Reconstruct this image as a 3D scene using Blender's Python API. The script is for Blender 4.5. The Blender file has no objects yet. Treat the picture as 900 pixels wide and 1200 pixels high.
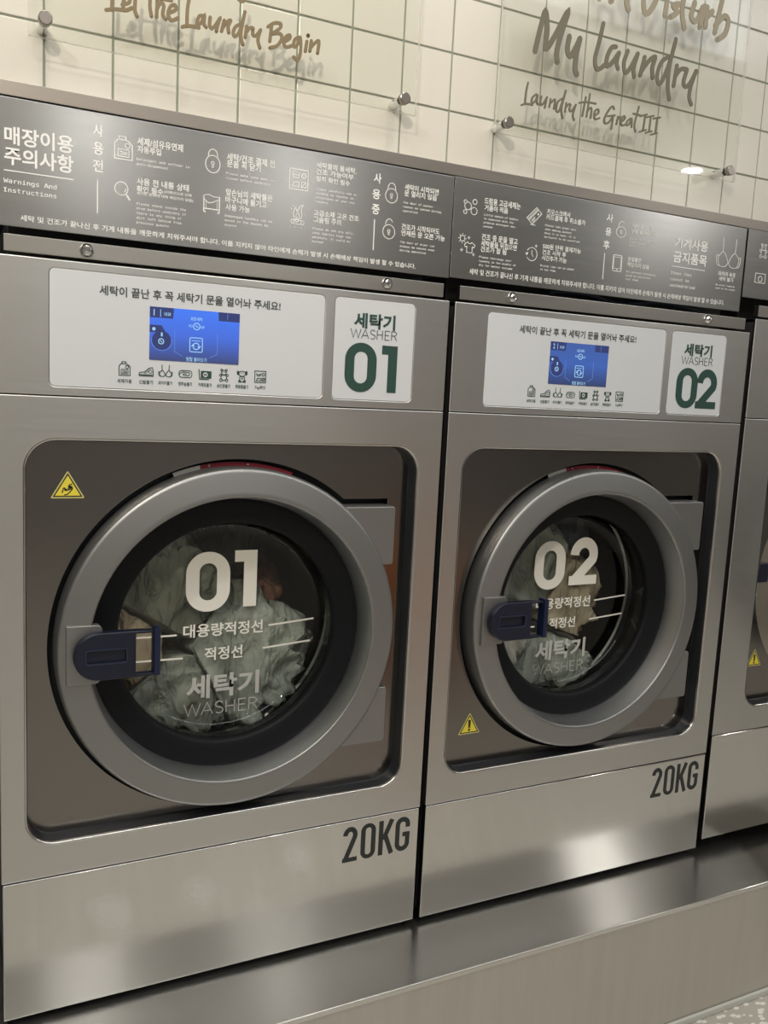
import bpy, bmesh, math, random
from mathutils import Vector, noise
random.seed(7)
SC = bpy.context.scene
COL = SC.collection
PI = math.pi

# ------------------------------------------------------------------ camera
cam = bpy.data.cameras.new('camera')
camo = bpy.data.objects.new('camera', cam)
COL.objects.link(camo)
from mathutils import Matrix
R_ = Vector((0.89522342, -0.44280624, 0.04997671))
U_ = Vector((0.01579973, 0.14362166, 0.98950654))
F_ = Vector((0.4453374, 0.88503981, -0.13556969))
camo.matrix_world = Matrix(((R_.x, U_.x, -F_.x, -0.0708), (R_.y, U_.y, -F_.y, -1.4737), (R_.z, U_.z, -F_.z, 1.0182), (0, 0, 0, 1)))
cam.sensor_fit = 'VERTICAL'
cam.sensor_height = 36.0
cam.lens = 1030.58 / 1200.0 * 36.0
cam.clip_start = 0.02
SC.camera = camo

# ------------------------------------------------------------------ world, lights, exposure
w = bpy.data.worlds.new('world'); SC.world = w; w.use_nodes = True
w.node_tree.nodes['Background'].inputs[0].default_value = (0.9, 0.86, 0.78, 1)
w.node_tree.nodes['Background'].inputs[1].default_value = 0.05
SC.view_settings.view_transform = 'Standard'
SC.view_settings.look = 'None'
SC.view_settings.gamma = 1.0
SC.view_settings.use_curve_mapping = False
SC.view_settings.exposure = 0.04
SC.cycles.max_bounces = 8
SC.cycles.sample_clamp_indirect = 4.0
SC.cycles.use_denoising = True

def lamp(name, loc, target, power, size, color, spread=PI, shape='DISK', size_y=None):
    l = bpy.data.lights.new(name, 'AREA'); l.shape = shape; l.size = size
    if size_y: l.size_y = size_y
    l.energy = power; l.color = color; l.spread = spread
    o = bpy.data.objects.new(name, l); COL.objects.link(o)
    o.location = loc
    o.rotation_euler = (Vector(target) - Vector(loc)).to_track_quat('-Z', 'Y').to_euler()
    return o
WARM = (1.0, 0.90, 0.74)
SOFT = (1.0, 0.97, 0.93)
# spots that wash the tiled wall: one across the aisle, three close to the wall, the rightmost added as fill
lamp('wall_spot_lamp', (-0.50, -1.87, 2.38), (0.55, 0, 1.50), 4.2, 0.11, WARM, spread=1.5)
for x, e in ((0.02, 1.2), (0.70, 1.0), (1.55, 0.08)):
    lamp('wall_washer_and_fill_lamp', (x, -0.36, 2.45), (x, 0.0, 1.5), e, 0.08, WARM, spread=2.0)
# round downlights let into the ceiling, then a set of added fill lamps
for x, y, e in ((0.66, -3.80, 8), (1.97, -4.12, 9), (4.05, -2.80, 11), (5.1, -3.9, 4), (1.15, -5.3, 3), (1.95, -5.3, 3), (2.80, -5.3, 3)):
    lamp('downlight_and_fill_lamp', (x, y, 2.45), (x, y, 0), e, 0.11, SOFT)
for x, y, e in ((-0.95, -1.3, 14), (4.3, -1.2, 11), (-1.2, -3.4, 9)):  # unseen lamps, added to brighten the machine fronts and the floor
    lamp('downlight_and_fill_lamp', (x, y, 2.45), (x, y, 0), e, 0.13, SOFT)
# wide unseen fill light added over the aisle
lamp('ceiling_fill_lamp', (1.2, -1.15, 2.47), (1.2, -1.15, 0), 24, 3.6, (0.95, 0.985, 1.0), shape='RECTANGLE', size_y=0.6)

# lettering layout on the notice boards: (text, x0, z0, x1, z1, weight) and (lines, x, z top, character width), metres
BOARD_TEXT_A = [
  ('매장이용', 0.0138, 1.3513, 0.1107, 1.3773, 2),
  ('주의사항', 0.0136, 1.3224, 0.1108, 1.3486, 2),
  ('사', 0.1388, 1.383, 0.1541, 1.4013, 2),
  ('용', 0.1389, 1.3562, 0.1543, 1.3752, 2),
  ('전', 0.139, 1.3309, 0.1539, 1.3493, 2),
  ('세제/섬유유연제', 0.2054, 1.3807, 0.2769, 1.3926, 1.5),
  ('자동투입', 0.2055, 1.3698, 0.2423, 1.3801, 1.5),
  ('사용 전 내통 상태', 0.2049, 1.3211, 0.2877, 1.3321, 1.5),
  ('확인 필수', 0.205, 1.3099, 0.2466, 1.32, 1.5),
  ('(미확인으로 인해', 0.2483, 1.313, 0.2919, 1.3184, 1),
  ('생기는 문제에 대해 책임지지 않음)', 0.2051, 1.3052, 0.2947, 1.3108, 1),
  ('세탁/건조 결제 전', 0.3489, 1.3804, 0.4315, 1.392, 1.5),
  ('문을 꼭 닫기', 0.3492, 1.3697, 0.407, 1.3811, 1.5),
  ('앞손님의 세탁물은', 0.3485, 1.3246, 0.4292, 1.3359, 1.5),
  ('바구니에 옮기고', 0.3482, 1.3132, 0.4196, 1.3239, 1.5),
  ('사용 가능', 0.3485, 1.3013, 0.3904, 1.3116, 1.5),
  ('세탁 및 건조가 끝나신 후 기계 내통을 깨끗하게 치워주셔야 합니다. 이를 지키지 않아 타인에게 손해가 발생 시 손해배상 책임이 발생 할 수 있습니다.', 0.0351, 1.2441, 0.7081, 1.2532, 1.3),
  ('세탁물의 물세탁,', 0.5062, 1.3919, 0.5815, 1.4025, 1.2),
  ('건조 가능여부', 0.5061, 1.3815, 0.5767, 1.3912, 1.2),
  ('필히 확인 필수', 0.5066, 1.3703, 0.5702, 1.3794, 1.2),
  ('고급소재 고온 건조', 0.5045, 1.3131, 0.5902, 1.3228, 1.2),
  ('그슬림 주의', 0.5043, 1.3017, 0.5565, 1.3125, 1.2),
  ('사', 0.6157, 1.3829, 0.6306, 1.4006, 2),
  ('용', 0.614, 1.3559, 0.6299, 1.373, 2),
  ('중', 0.6144, 1.3297, 0.6297, 1.3472, 2),
  ('세탁이 시작되면', 0.6778, 1.38, 0.7484, 1.3907, 1.5),
  ('문 열리지 않음', 0.6778, 1.3694, 0.7453, 1.3799, 1.5),
  ('건조가 시작되어도', 0.6754, 1.3105, 0.7548, 1.3212, 1.5),
  ('언제든 문 오픈 가능', 0.6754, 1.2998, 0.7666, 1.31, 1.5),
]
BOARD_SMALL_A = [
  (['Warnings And', 'Instructions'], 0.0123, 1.3056, 0.00626),
  (['Detergent and softner is', 'auto-dispensed'], 0.2045, 1.363, 0.00349),
  (['Please check inside the', 'drum before wash/dry if', 'there is any thing or', 'dirt left behind from', 'previous guests'], 0.2053, 1.2957, 0.00342),
  (['Please make sure door is', 'closed before wash/dry'], 0.3482, 1.3631, 0.00347),
  (['Unmanaged laundry can be', 'moved in the basket by', 'anyone'], 0.3478, 1.2959, 0.00344),
  (['Please carefully use ac-', 'cording to laundry in-', 'structions of your own', 'laundry'], 0.5072, 1.361, 0.00334),
  (['Please do not dry deli-', 'cate fabrics high tem-', 'perature. It could be', 'burned'], 0.5034, 1.2948, 0.00344),
  (['The door of washer', 'cannot be opened during', 'operation'], 0.6764, 1.3615, 0.00346),
  (['The door of dryer can', 'always be opened even', 'during operation'], 0.6739, 1.292, 0.00343),
]
BOARD_TEXT_B = [
  ('드럼용 고급세제는', 0.8482, 1.3785, 0.9305, 1.3906, 1.5),
  ('거품이 적음', 0.8491, 1.3668, 0.9024, 1.3776, 1.5),
  ('건조 중 문을 열고', 0.8468, 1.3126, 0.9295, 1.3242, 1.5),
  ('세탁물을 뒤집으면', 0.8461, 1.301, 0.928, 1.312, 1.5),
  ('건조가 잘 됨', 0.8462, 1.2907, 0.9045, 1.301, 1.5),
  ('키오스크에서', 0.9936, 1.3789, 1.05, 1.3895, 1.5),
  ('카드결제 후 취소불가', 0.9927, 1.3684, 1.0894, 1.3791, 1.5),
  ('500원 단위 결제가능', 0.9893, 1.3127, 1.0836, 1.3229, 1.5),
  ('건조 시작 후', 0.9891, 1.3018, 1.0471, 1.3114, 1.5),
  ('시간추가 가능', 0.9885, 1.2905, 1.0494, 1.3006, 1.5),
  ('사', 1.1424, 1.3833, 1.1592, 1.3999, 2),
  ('용', 1.1419, 1.3562, 1.1571, 1.3724, 2),
  ('후', 1.1389, 1.3295, 1.1557, 1.3466, 2),
  ('세탁 종료 후', 1.21, 1.3787, 1.2682, 1.3889, 1.2),
  ('문을 열어주세요', 1.209, 1.3692, 1.2801, 1.3784, 1.2),
  ('분실물은', 1.2067, 1.3121, 1.243, 1.3218, 1.2),
  ('책임지지 않음', 1.2058, 1.3011, 1.2661, 1.3107, 1.2),
  ('기계사용', 1.3314, 1.3542, 1.4284, 1.3766, 2),
  ('금지품목', 1.3307, 1.3238, 1.4285, 1.3478, 2),
  ('와이어 속옷', 1.4658, 1.3087, 1.5189, 1.3195, 1.2),
  ('세탁 불가', 1.4698, 1.2985, 1.5143, 1.3081, 1.2),
  ('세탁 및 건조가 끝나신 후 기계 내통을 깨끗하게 치워주셔야 합니다. 이를 지키지 않아 타인에게 손해가 발생 시 손해배상 책임이 발생 할 수 있습니다.', 0.824, 1.2467, 1.4924, 1.2578, 1.3),
]
BOARD_SMALL_B = [
  (['Little amount of bubble', 'is expected with the', 'premium detergent dis-', 'pensed'], 0.8493, 1.3626, 0.00339),
  (['Please rearrange your', 'laundry in the middle of', 'dry for better outcome'], 0.844, 1.2844, 0.00353),
  (['Please take great care', 'when making payment', 'Once it is made, it is', 'difficult to be cancelled'], 0.9913, 1.361, 0.0035),
  (['Drying time can be added', 'at any time'], 0.9867, 1.2837, 0.00346),
  (['Please leave the door', 'always opened after', 'wash'], 1.2071, 1.3617, 0.00341),
  (['All personal belongings', 'cared by yourselves', 'lost items'], 1.2042, 1.2946, 0.00359),
  (['Items that', 'cannot be', 'washed/dried'], 1.328, 1.3075, 0.00613),
  (['No wired lingerie', 'wash in the washer'], 1.4617, 1.2929, 0.00341),
]
SCRIPT_BEGIN = [
  (0.0052, [(0.1631, 1.5924), (0.1626, 1.5794), (0.1618, 1.5616)]),
  (0.0052, [(0.1538, 1.5598), (0.1676, 1.5638), (0.1801, 1.5651)]),
  (0.0052, [(0.1771, 1.5724), (0.1868, 1.5774), (0.1877, 1.5847), (0.1819, 1.5838), (0.1781, 1.5736), (0.1811, 1.5653), (0.1917, 1.5711)]),
  (0.0052, [(0.1978, 1.6061), (0.1961, 1.5833), (0.1957, 1.5682), (0.1991, 1.5603)]),
  (0.0052, [(0.1896, 1.5911), (0.2062, 1.5927)]),
  (0.0052, [(0.2195, 1.6056), (0.2178, 1.5807), (0.2204, 1.5652)]),
  (0.0052, [(0.2297, 1.6117), (0.228, 1.5659)]),
  (0.0052, [(0.2279, 1.5763), (0.2341, 1.5878), (0.2386, 1.5844), (0.2374, 1.5718), (0.2421, 1.5656)]),
  (0.0052, [(0.2121, 1.5922), (0.2501, 1.595)]),
  (0.0052, [(0.2464, 1.5757), (0.2575, 1.5835), (0.2553, 1.5891), (0.2487, 1.5854), (0.2454, 1.5736), (0.2506, 1.5661), (0.2603, 1.5715)]),
  (0.0052, [(0.2795, 1.6119), (0.2752, 1.5898), (0.2747, 1.5627)]),
  (0.0052, [(0.2675, 1.5606), (0.2774, 1.5642), (0.2936, 1.5648)]),
  (0.0052, [(0.3003, 1.5838), (0.2932, 1.5812), (0.2902, 1.568), (0.2969, 1.5733), (0.3015, 1.5844), (0.3012, 1.5723), (0.3048, 1.568)]),
  (0.0052, [(0.3108, 1.5838), (0.3102, 1.5723), (0.3146, 1.5686), (0.3211, 1.577), (0.3263, 1.5856), (0.3229, 1.5751), (0.321, 1.5652)]),
  (0.0052, [(0.3295, 1.5676), (0.3333, 1.5842)]),
  (0.0052, [(0.331, 1.5729), (0.3383, 1.5833), (0.3436, 1.5864), (0.34, 1.5768), (0.3411, 1.5676)]),
  (0.0052, [(0.3588, 1.5838), (0.3514, 1.5783), (0.3484, 1.5687), (0.3518, 1.5645), (0.3591, 1.575), (0.3665, 1.6043)]),
  (0.0052, [(0.3665, 1.6043), (0.3607, 1.5714), (0.3645, 1.5546)]),
  (0.0052, [(0.3702, 1.5833), (0.3681, 1.5665)]),
  (0.0052, [(0.3688, 1.5731), (0.3753, 1.582), (0.3808, 1.5826)]),
  (0.0052, [(0.3808, 1.5832), (0.3807, 1.5732), (0.386, 1.5731), (0.3932, 1.5833)]),
  (0.0052, [(0.3932, 1.5833), (0.3893, 1.5674), (0.3928, 1.5557)]),
  (0.0052, [(0.4116, 1.5943), (0.4091, 1.5692)]),
  (0.0052, [(0.4055, 1.5906), (0.416, 1.5983), (0.4262, 1.5995), (0.4253, 1.5922), (0.4121, 1.5813)]),
  (0.0052, [(0.4121, 1.5813), (0.4256, 1.5842), (0.4294, 1.5779), (0.4217, 1.5651), (0.4095, 1.5591)]),
  (0.0052, [(0.4346, 1.5739), (0.4428, 1.5807), (0.4426, 1.5858), (0.4359, 1.5813), (0.4329, 1.5715), (0.4376, 1.5664), (0.4471, 1.5704)]),
  (0.0052, [(0.4599, 1.5864), (0.452, 1.581), (0.4499, 1.5709), (0.4547, 1.5709), (0.4612, 1.5846), (0.462, 1.5622), (0.4579, 1.55), (0.4508, 1.5537)]),
  (0.0052, [(0.4729, 1.5825), (0.4707, 1.5664)]),
  (0.00572, [(0.4744, 1.5911), (0.4746, 1.5923)]),
  (0.0052, [(0.4805, 1.5849), (0.4786, 1.5684)]),
  (0.0052, [(0.4792, 1.5729), (0.487, 1.5828), (0.4939, 1.5869), (0.4923, 1.5679)]),
  (0.0052, [(0.349, 1.626), (0.3545, 1.6213), (0.3611, 1.6189), (0.3653, 1.6228), (0.3672, 1.6341)]),
]
SCRIPT_LAUNDRY = [
  (0.0105, [(0.9251, 1.6601), (0.9335, 1.7018), (0.9423, 1.7335), (0.9489, 1.7051), (0.9487, 1.6699), (0.9669, 1.6949), (0.9935, 1.7449), (0.9799, 1.6976), (0.9742, 1.6681), (0.9769, 1.6514)]),
  (0.0105, [(1.001, 1.7017), (0.9985, 1.6853), (0.9998, 1.6723), (1.007, 1.6683), (1.0164, 1.6829), (1.026, 1.7033)]),
  (0.0105, [(1.026, 1.7033), (1.02, 1.6734), (1.0192, 1.6486), (1.0241, 1.6382)]),
  (0.0085, [(1.0787, 1.7419), (1.0718, 1.7067), (1.0652, 1.6764), (1.0683, 1.6603), (1.0769, 1.6583), (1.0899, 1.6688)]),
  (0.0085, [(1.1136, 1.7067), (1.1032, 1.7029), (1.0939, 1.6842), (1.0948, 1.6681), (1.1062, 1.6752), (1.1224, 1.6974)]),
  (0.0085, [(1.1224, 1.6974), (1.1187, 1.6788), (1.1233, 1.6681)]),
  (0.0085, [(1.1442, 1.7055), (1.1367, 1.6823), (1.1415, 1.6648), (1.1531, 1.675), (1.1697, 1.7055)]),
  (0.0085, [(1.1697, 1.7055), (1.162, 1.6768), (1.1649, 1.6613)]),
  (0.0085, [(1.1878, 1.7027), (1.1798, 1.6669)]),
  (0.0085, [(1.1825, 1.6755), (1.1985, 1.6974), (1.214, 1.7081), (1.2092, 1.6861), (1.2124, 1.6684)]),
  (0.0085, [(1.2473, 1.7148), (1.2318, 1.7014), (1.2237, 1.6754), (1.23, 1.6604), (1.241, 1.6733), (1.2566, 1.7172), (1.2648, 1.7528)]),
  (0.0085, [(1.2648, 1.7528), (1.2545, 1.7032), (1.2539, 1.6622), (1.261, 1.636)]),
  (0.0085, [(1.2737, 1.7038), (1.2691, 1.6637)]),
  (0.0085, [(1.2707, 1.6818), (1.2841, 1.6987), (1.3013, 1.7015)]),
  (0.0085, [(1.3013, 1.7015), (1.2949, 1.6755), (1.3036, 1.6688), (1.3157, 1.6822), (1.3267, 1.7038)]),
  (0.0085, [(1.3267, 1.7038), (1.3167, 1.6741), (1.3138, 1.6513), (1.3216, 1.6374)]),
  (0.011, [(1.1726, 1.8372), (1.1727, 1.8058), (1.1789, 1.7841), (1.1912, 1.789), (1.2062, 1.8187), (1.1998, 1.8409), (1.1723, 1.8397)]),
  (0.011, [(1.2336, 1.825), (1.2304, 1.7897)]),
  (0.011, [(1.2667, 1.8192), (1.2503, 1.8128), (1.261, 1.8032), (1.2455, 1.7904)]),
  (0.011, [(1.2786, 1.8461), (1.274, 1.8074), (1.2837, 1.7771)]),
  (0.011, [(1.3059, 1.8308), (1.2995, 1.805), (1.3085, 1.7961), (1.3193, 1.8039), (1.3299, 1.828), (1.3252, 1.7888)]),
  (0.011, [(1.3414, 1.8306), (1.3407, 1.7922)]),
  (0.011, [(1.3405, 1.8086), (1.3561, 1.8257)]),
  (0.011, [(1.3814, 1.8616), (1.3675, 1.7869)]),
  (0.011, [(1.3676, 1.8007), (1.3888, 1.8233), (1.4021, 1.8165), (1.3956, 1.7901), (1.3772, 1.7756)]),
  (0.011, [(1.133, 1.8201), (1.1306, 1.7936), (1.1369, 1.7795)]),
  (0.011, [(1.066, 1.8044), (1.0647, 1.7838)]),
  (0.011, [(1.0667, 1.797), (1.0883, 1.8071), (1.0951, 1.7933), (1.0925, 1.785)]),
  (0.011, [(1.1085, 1.8156), (1.1473, 1.8208)]),
  (0.0036, [(0.9143, 1.6024), (0.9114, 1.5871), (0.9102, 1.5633)]),
  (0.0036, [(0.9029, 1.5606), (0.9134, 1.5645), (0.9274, 1.5652)]),
  (0.0036, [(0.9343, 1.5855), (0.9262, 1.578), (0.9256, 1.5678), (0.9332, 1.5734), (0.9373, 1.5835), (0.9365, 1.5732), (0.9395, 1.5683)]),
  (0.0036, [(0.946, 1.5839), (0.9449, 1.5713), (0.9499, 1.57), (0.9591, 1.585)]),
  (0.0036, [(0.9591, 1.585), (0.9559, 1.5651)]),
  (0.0036, [(0.9679, 1.5832), (0.9662, 1.5686)]),
  (0.0036, [(0.9672, 1.5745), (0.9778, 1.5841), (0.9768, 1.5671)]),
  (0.0036, [(0.9938, 1.5884), (0.9845, 1.5802), (0.9824, 1.5661), (0.9882, 1.564), (0.9946, 1.5803), (1.0016, 1.6048)]),
  (0.0036, [(1.0016, 1.6048), (0.9943, 1.5716), (0.9982, 1.5542)]),
  (0.0036, [(1.0051, 1.5831), (1.0033, 1.5664)]),
  (0.0036, [(1.0036, 1.5733), (1.0113, 1.582), (1.0156, 1.5807)]),
  (0.0036, [(1.0155, 1.5815), (1.0134, 1.5725), (1.0182, 1.5702), (1.0276, 1.5837)]),
  (0.0036, [(1.0276, 1.5837), (1.0222, 1.5645), (1.0259, 1.555)]),
  (0.0036, [(1.0502, 1.6018), (1.045, 1.5659)]),
  (0.0036, [(1.0358, 1.5887), (1.0538, 1.5932), (1.0759, 1.5942)]),
  (0.0036, [(1.0598, 1.6096), (1.0554, 1.5668)]),
  (0.0036, [(1.0556, 1.5756), (1.0629, 1.5843), (1.0663, 1.581), (1.0653, 1.5659)]),
  (0.0036, [(1.0737, 1.5709), (1.0834, 1.5788), (1.0816, 1.5847), (1.075, 1.5808), (1.0737, 1.5701), (1.0778, 1.5655), (1.0872, 1.5698)]),
  (0.0036, [(1.1213, 1.5923), (1.1171, 1.5969), (1.1085, 1.5886), (1.0995, 1.5719), (1.1005, 1.5632), (1.1099, 1.5648), (1.1209, 1.5801)]),
  (0.0036, [(1.1074, 1.5768), (1.1249, 1.5812)]),
  (0.0036, [(1.1209, 1.5801), (1.1182, 1.5546)]),
  (0.0036, [(1.1327, 1.5804), (1.1302, 1.5653)]),
  (0.0036, [(1.1306, 1.5729), (1.1382, 1.5814)]),
  (0.0036, [(1.1417, 1.5712), (1.15, 1.5798), (1.1476, 1.5839), (1.1421, 1.5785), (1.1407, 1.5693), (1.146, 1.5657), (1.1545, 1.5702)]),
  (0.0036, [(1.1653, 1.5829), (1.1571, 1.5757), (1.1567, 1.5684), (1.1625, 1.5712), (1.1679, 1.5821), (1.1692, 1.5666)]),
  (0.0036, [(1.1841, 1.6084), (1.1774, 1.581), (1.1764, 1.5682), (1.1799, 1.5597)]),
  (0.0036, [(1.1706, 1.5928), (1.1897, 1.5926)]),
  (0.0036, [(1.1898, 1.5913), (1.2059, 1.5973)]),
  (0.0036, [(1.2019, 1.5947), (1.199, 1.5665)]),
  (0.0036, [(1.1908, 1.5615), (1.2076, 1.568)]),
  (0.0036, [(1.2065, 1.5924), (1.2242, 1.5979)]),
  (0.0036, [(1.2169, 1.5952), (1.2153, 1.5671)]),
  (0.0036, [(1.207, 1.5624), (1.222, 1.5675)]),
  (0.0036, [(1.2241, 1.5928), (1.2413, 1.5976)]),
  (0.0036, [(1.2339, 1.5954), (1.2318, 1.5662)]),
  (0.0036, [(1.221, 1.5611), (1.2374, 1.5666)]),
]

# ------------------------------------------------------------------ materials
def mat(name):
    m = bpy.data.materials.new(name); m.use_nodes = True
    return m, m.node_tree.nodes, m.node_tree.links, m.node_tree.nodes['Principled BSDF']
def plain(name, col, rough=0.5, metal=0.0, coat=0.0, spec=0.5):
    m, n, l, b = mat(name)
    b.inputs['Base Color'].default_value = (*col, 1)
    b.inputs['Roughness'].default_value = rough
    b.inputs['Metallic'].default_value = metal
    b.inputs['Coat Weight'].default_value = coat
    b.inputs['Specular IOR Level'].default_value = spec
    return m
def steel(name, col, rough, aniso, smear=(0, 0, 1), scale=(6, 220, 220), var=0.015, cvar=0.015):
    # brushed stainless steel: fine streaks along the grain, highlights stretched across it
    m, n, l, b = mat(name)
    b.inputs['Metallic'].default_value = 1.0
    b.inputs['Anisotropic'].default_value = aniso
    tc = n.new('ShaderNodeTexCoord'); mp = n.new('ShaderNodeMapping')
    mp.inputs['Scale'].default_value = scale
    l.new(tc.outputs['Object'], mp.inputs['Vector'])
    nz = n.new('ShaderNodeTexNoise'); nz.inputs['Scale'].default_value = 1.0; nz.inputs['Detail'].default_value = 4
    l.new(mp.outputs[0], nz.inputs['Vector'])
    mr = n.new('ShaderNodeMapRange'); mr.inputs['To Min'].default_value = rough - var; mr.inputs['To Max'].default_value = rough + var
    mr.inputs['From Min'].default_value = 0.3; mr.inputs['From Max'].default_value = 0.7
    l.new(nz.outputs[0], mr.inputs['Value'])
    l.new(mr.outputs[0], b.inputs['Roughness'])
    mx = n.new('ShaderNodeMix'); mx.data_type = 'RGBA'
    mx.inputs['A'].default_value = (*[c * (1 - cvar) for c in col], 1); mx.inputs['B'].default_value = (*[min(1, c * (1 + cvar)) for c in col], 1)
    l.new(nz.outputs[0], mx.inputs['Factor']); l.new(mx.outputs['Result'], b.inputs['Base Color'])
    cx = n.new('ShaderNodeCombineXYZ')
    for i in range(3): cx.inputs[i].default_value = smear[i]
    l.new(cx.outputs[0], b.inputs['Tangent'])
    return m
M = {}
M['steel'] = steel('brushed_steel_face', (0.665, 0.655, 0.63), 0.32, 0.65)
M['steel_low'] = steel('brushed_steel_lower', (0.76, 0.75, 0.725), 0.125, 0.88)
M['lip'] = plain('rolled_steel_edge', (0.78, 0.77, 0.74), 0.2, 1.0)
M['strip'] = steel('strip_steel', (0.56, 0.54, 0.50), 0.3, 0.2)
M['plate'] = steel('polished_recess_steel', (0.275, 0.258, 0.24), 0.17, 0.5, var=0.005)
M['board'] = steel('hairline_board_steel', (0.50, 0.50, 0.485), 0.25, 0.45, scale=(5, 260, 260))
def paint_glints(name, src, spots):
    # the same steel with soft lamp glints painted in as pale patches (position in metres on the panel)
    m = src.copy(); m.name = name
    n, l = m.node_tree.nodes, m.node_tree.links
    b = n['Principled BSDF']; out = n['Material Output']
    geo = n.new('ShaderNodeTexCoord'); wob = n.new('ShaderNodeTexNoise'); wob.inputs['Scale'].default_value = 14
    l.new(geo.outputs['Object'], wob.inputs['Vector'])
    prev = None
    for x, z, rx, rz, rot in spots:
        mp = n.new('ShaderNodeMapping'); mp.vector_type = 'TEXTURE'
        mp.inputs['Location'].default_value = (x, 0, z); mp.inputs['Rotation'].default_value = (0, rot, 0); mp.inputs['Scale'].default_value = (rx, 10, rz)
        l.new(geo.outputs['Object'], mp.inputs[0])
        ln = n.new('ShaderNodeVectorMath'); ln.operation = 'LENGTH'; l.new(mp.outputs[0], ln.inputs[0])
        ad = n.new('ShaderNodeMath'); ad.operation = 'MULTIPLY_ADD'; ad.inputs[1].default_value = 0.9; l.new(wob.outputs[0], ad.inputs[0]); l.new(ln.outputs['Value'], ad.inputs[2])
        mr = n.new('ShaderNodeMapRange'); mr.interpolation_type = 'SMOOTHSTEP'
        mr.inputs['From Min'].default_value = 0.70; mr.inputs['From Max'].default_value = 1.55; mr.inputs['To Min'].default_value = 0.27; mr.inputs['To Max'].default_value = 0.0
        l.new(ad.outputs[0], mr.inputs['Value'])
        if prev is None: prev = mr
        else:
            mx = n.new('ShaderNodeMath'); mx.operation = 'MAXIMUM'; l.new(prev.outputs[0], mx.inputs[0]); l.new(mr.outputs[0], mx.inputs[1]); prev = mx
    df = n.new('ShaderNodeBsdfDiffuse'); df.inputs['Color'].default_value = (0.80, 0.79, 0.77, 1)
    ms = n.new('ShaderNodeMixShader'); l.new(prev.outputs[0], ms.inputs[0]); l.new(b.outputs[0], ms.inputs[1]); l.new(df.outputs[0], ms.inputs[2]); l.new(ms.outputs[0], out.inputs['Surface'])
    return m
M['steel_glints'] = paint_glints('glint_painted_steel_lower', M['steel_low'], ((0.178, 0.090, 0.058, 0.040, 0.8), (0.332, 0.094, 0.050, 0.038, 0.8), (0.523, 0.126, 0.050, 0.034, 0.8)))  # pale ovals stand in for lamp reflections on the panel
M['shelf'] = steel('plinth_top_steel', (0.76, 0.75, 0.72), 0.21, 0.8, smear=(0, 1, 0), var=0.006)
M['fascia'] = steel('plinth_front_steel', (0.62, 0.59, 0.54), 0.42, 0.5, scale=(45, 45, 3), var=0.05, cvar=0.10)
M['fascia'].node_tree.nodes['Principled BSDF'].inputs['Metallic'].default_value = 0.75
M['trim'] = steel('trim_steel', (0.40, 0.36, 0.32), 0.34, 0.0)
M['ring'] = plain('satin_aluminium', (0.34, 0.34, 0.335), 0.42, 0.9)
M['bore'] = plain('machined_aluminium', (0.80, 0.81, 0.82), 0.36, 1.0)
M['flange'] = plain('drum_flange_steel', (0.62, 0.56, 0.48), 0.38, 1.0)
M['cap'] = plain('dull_nickel_cap', (0.33, 0.30, 0.275), 0.3, 1.0)
M['chrome'] = plain('chrome', (0.8, 0.8, 0.8), 0.12, 1.0)
M['rubber'] = plain('black_rubber', (0.005, 0.0055, 0.007), 0.55, spec=0.22)
M['gasket_dark'] = plain('dark_gasket', (0.022, 0.024, 0.028), 0.3)
M['gloss_black'] = plain('glossy_black_collar', (0.012, 0.012, 0.014), 0.12)
M['dark'] = plain('dark_cavity_paint', (0.015, 0.016, 0.02), 0.6)
M['side'] = plain('dark_grey_cabinet_steel', (0.10, 0.10, 0.10), 0.5, 0.6)
M['drum'] = plain('drum_steel', (0.22, 0.22, 0.21), 0.35, 1.0)
M['white'] = plain('white_acrylic_panel', (0.68, 0.695, 0.71), 0.28)
M['green'] = plain('dark_green_print', (0.030, 0.075, 0.062), 0.4)
M['ink'] = plain('dark_grey_print', (0.06, 0.075, 0.07), 0.45)
M['black_print'] = plain('charcoal_vinyl', (0.022, 0.026, 0.024), 0.5)
M['cream'] = plain('cream_vinyl', (0.92, 0.89, 0.80), 0.5)
M['grey_white'] = plain('grey_white_vinyl', (0.55, 0.54, 0.50), 0.5)
M['silver'] = plain('pale_silver_print', (0.90, 0.90, 0.87), 0.5)
M['bronze'] = plain('bronze_lettering', (0.21, 0.155, 0.08), 0.5)
M['taupe'] = plain('taupe_lettering', (0.165, 0.142, 0.098), 0.5)
M['pale'] = plain('pale_tan_lettering', (0.36, 0.31, 0.22), 0.5)
M['navy'] = plain('navy_plastic', (0.008, 0.010, 0.026), 0.38)
M['grip'] = plain('worn_navy_plastic', (0.020, 0.028, 0.060), 0.3)
M['navy_bar'] = plain('navy_plastic_bar', (0.007, 0.014, 0.046), 0.32)
M['yellow'] = plain('yellow_sticker', (0.90, 0.74, 0.07), 0.4)
M['yellow_edge'] = plain('pale_yellow_sticker_edge', (0.70, 0.62, 0.22), 0.4)
M['red'] = plain('red_label', (0.26, 0.015, 0.03), 0.4)
M['label_white'] = plain('white_label', (0.6, 0.6, 0.58), 0.4)
M['orange'] = plain('orange_vinyl', (0.70, 0.19, 0.03), 0.5)
M['blue_cable'] = plain('blue_grey_cable', (0.12, 0.16, 0.22), 0.45)
M['wall_paint'] = plain('warm_grey_wall_paint', (0.50, 0.49, 0.475), 0.8)
M['ceiling_paint'] = plain('ceiling_paint', (0.78, 0.78, 0.77), 0.9)
M['tile'] = plain('ivory_glazed_tile', (0.74, 0.70, 0.62), 0.22)
M['grout'] = plain('grey_green_grout', (0.30, 0.32, 0.26), 0.8)

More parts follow.
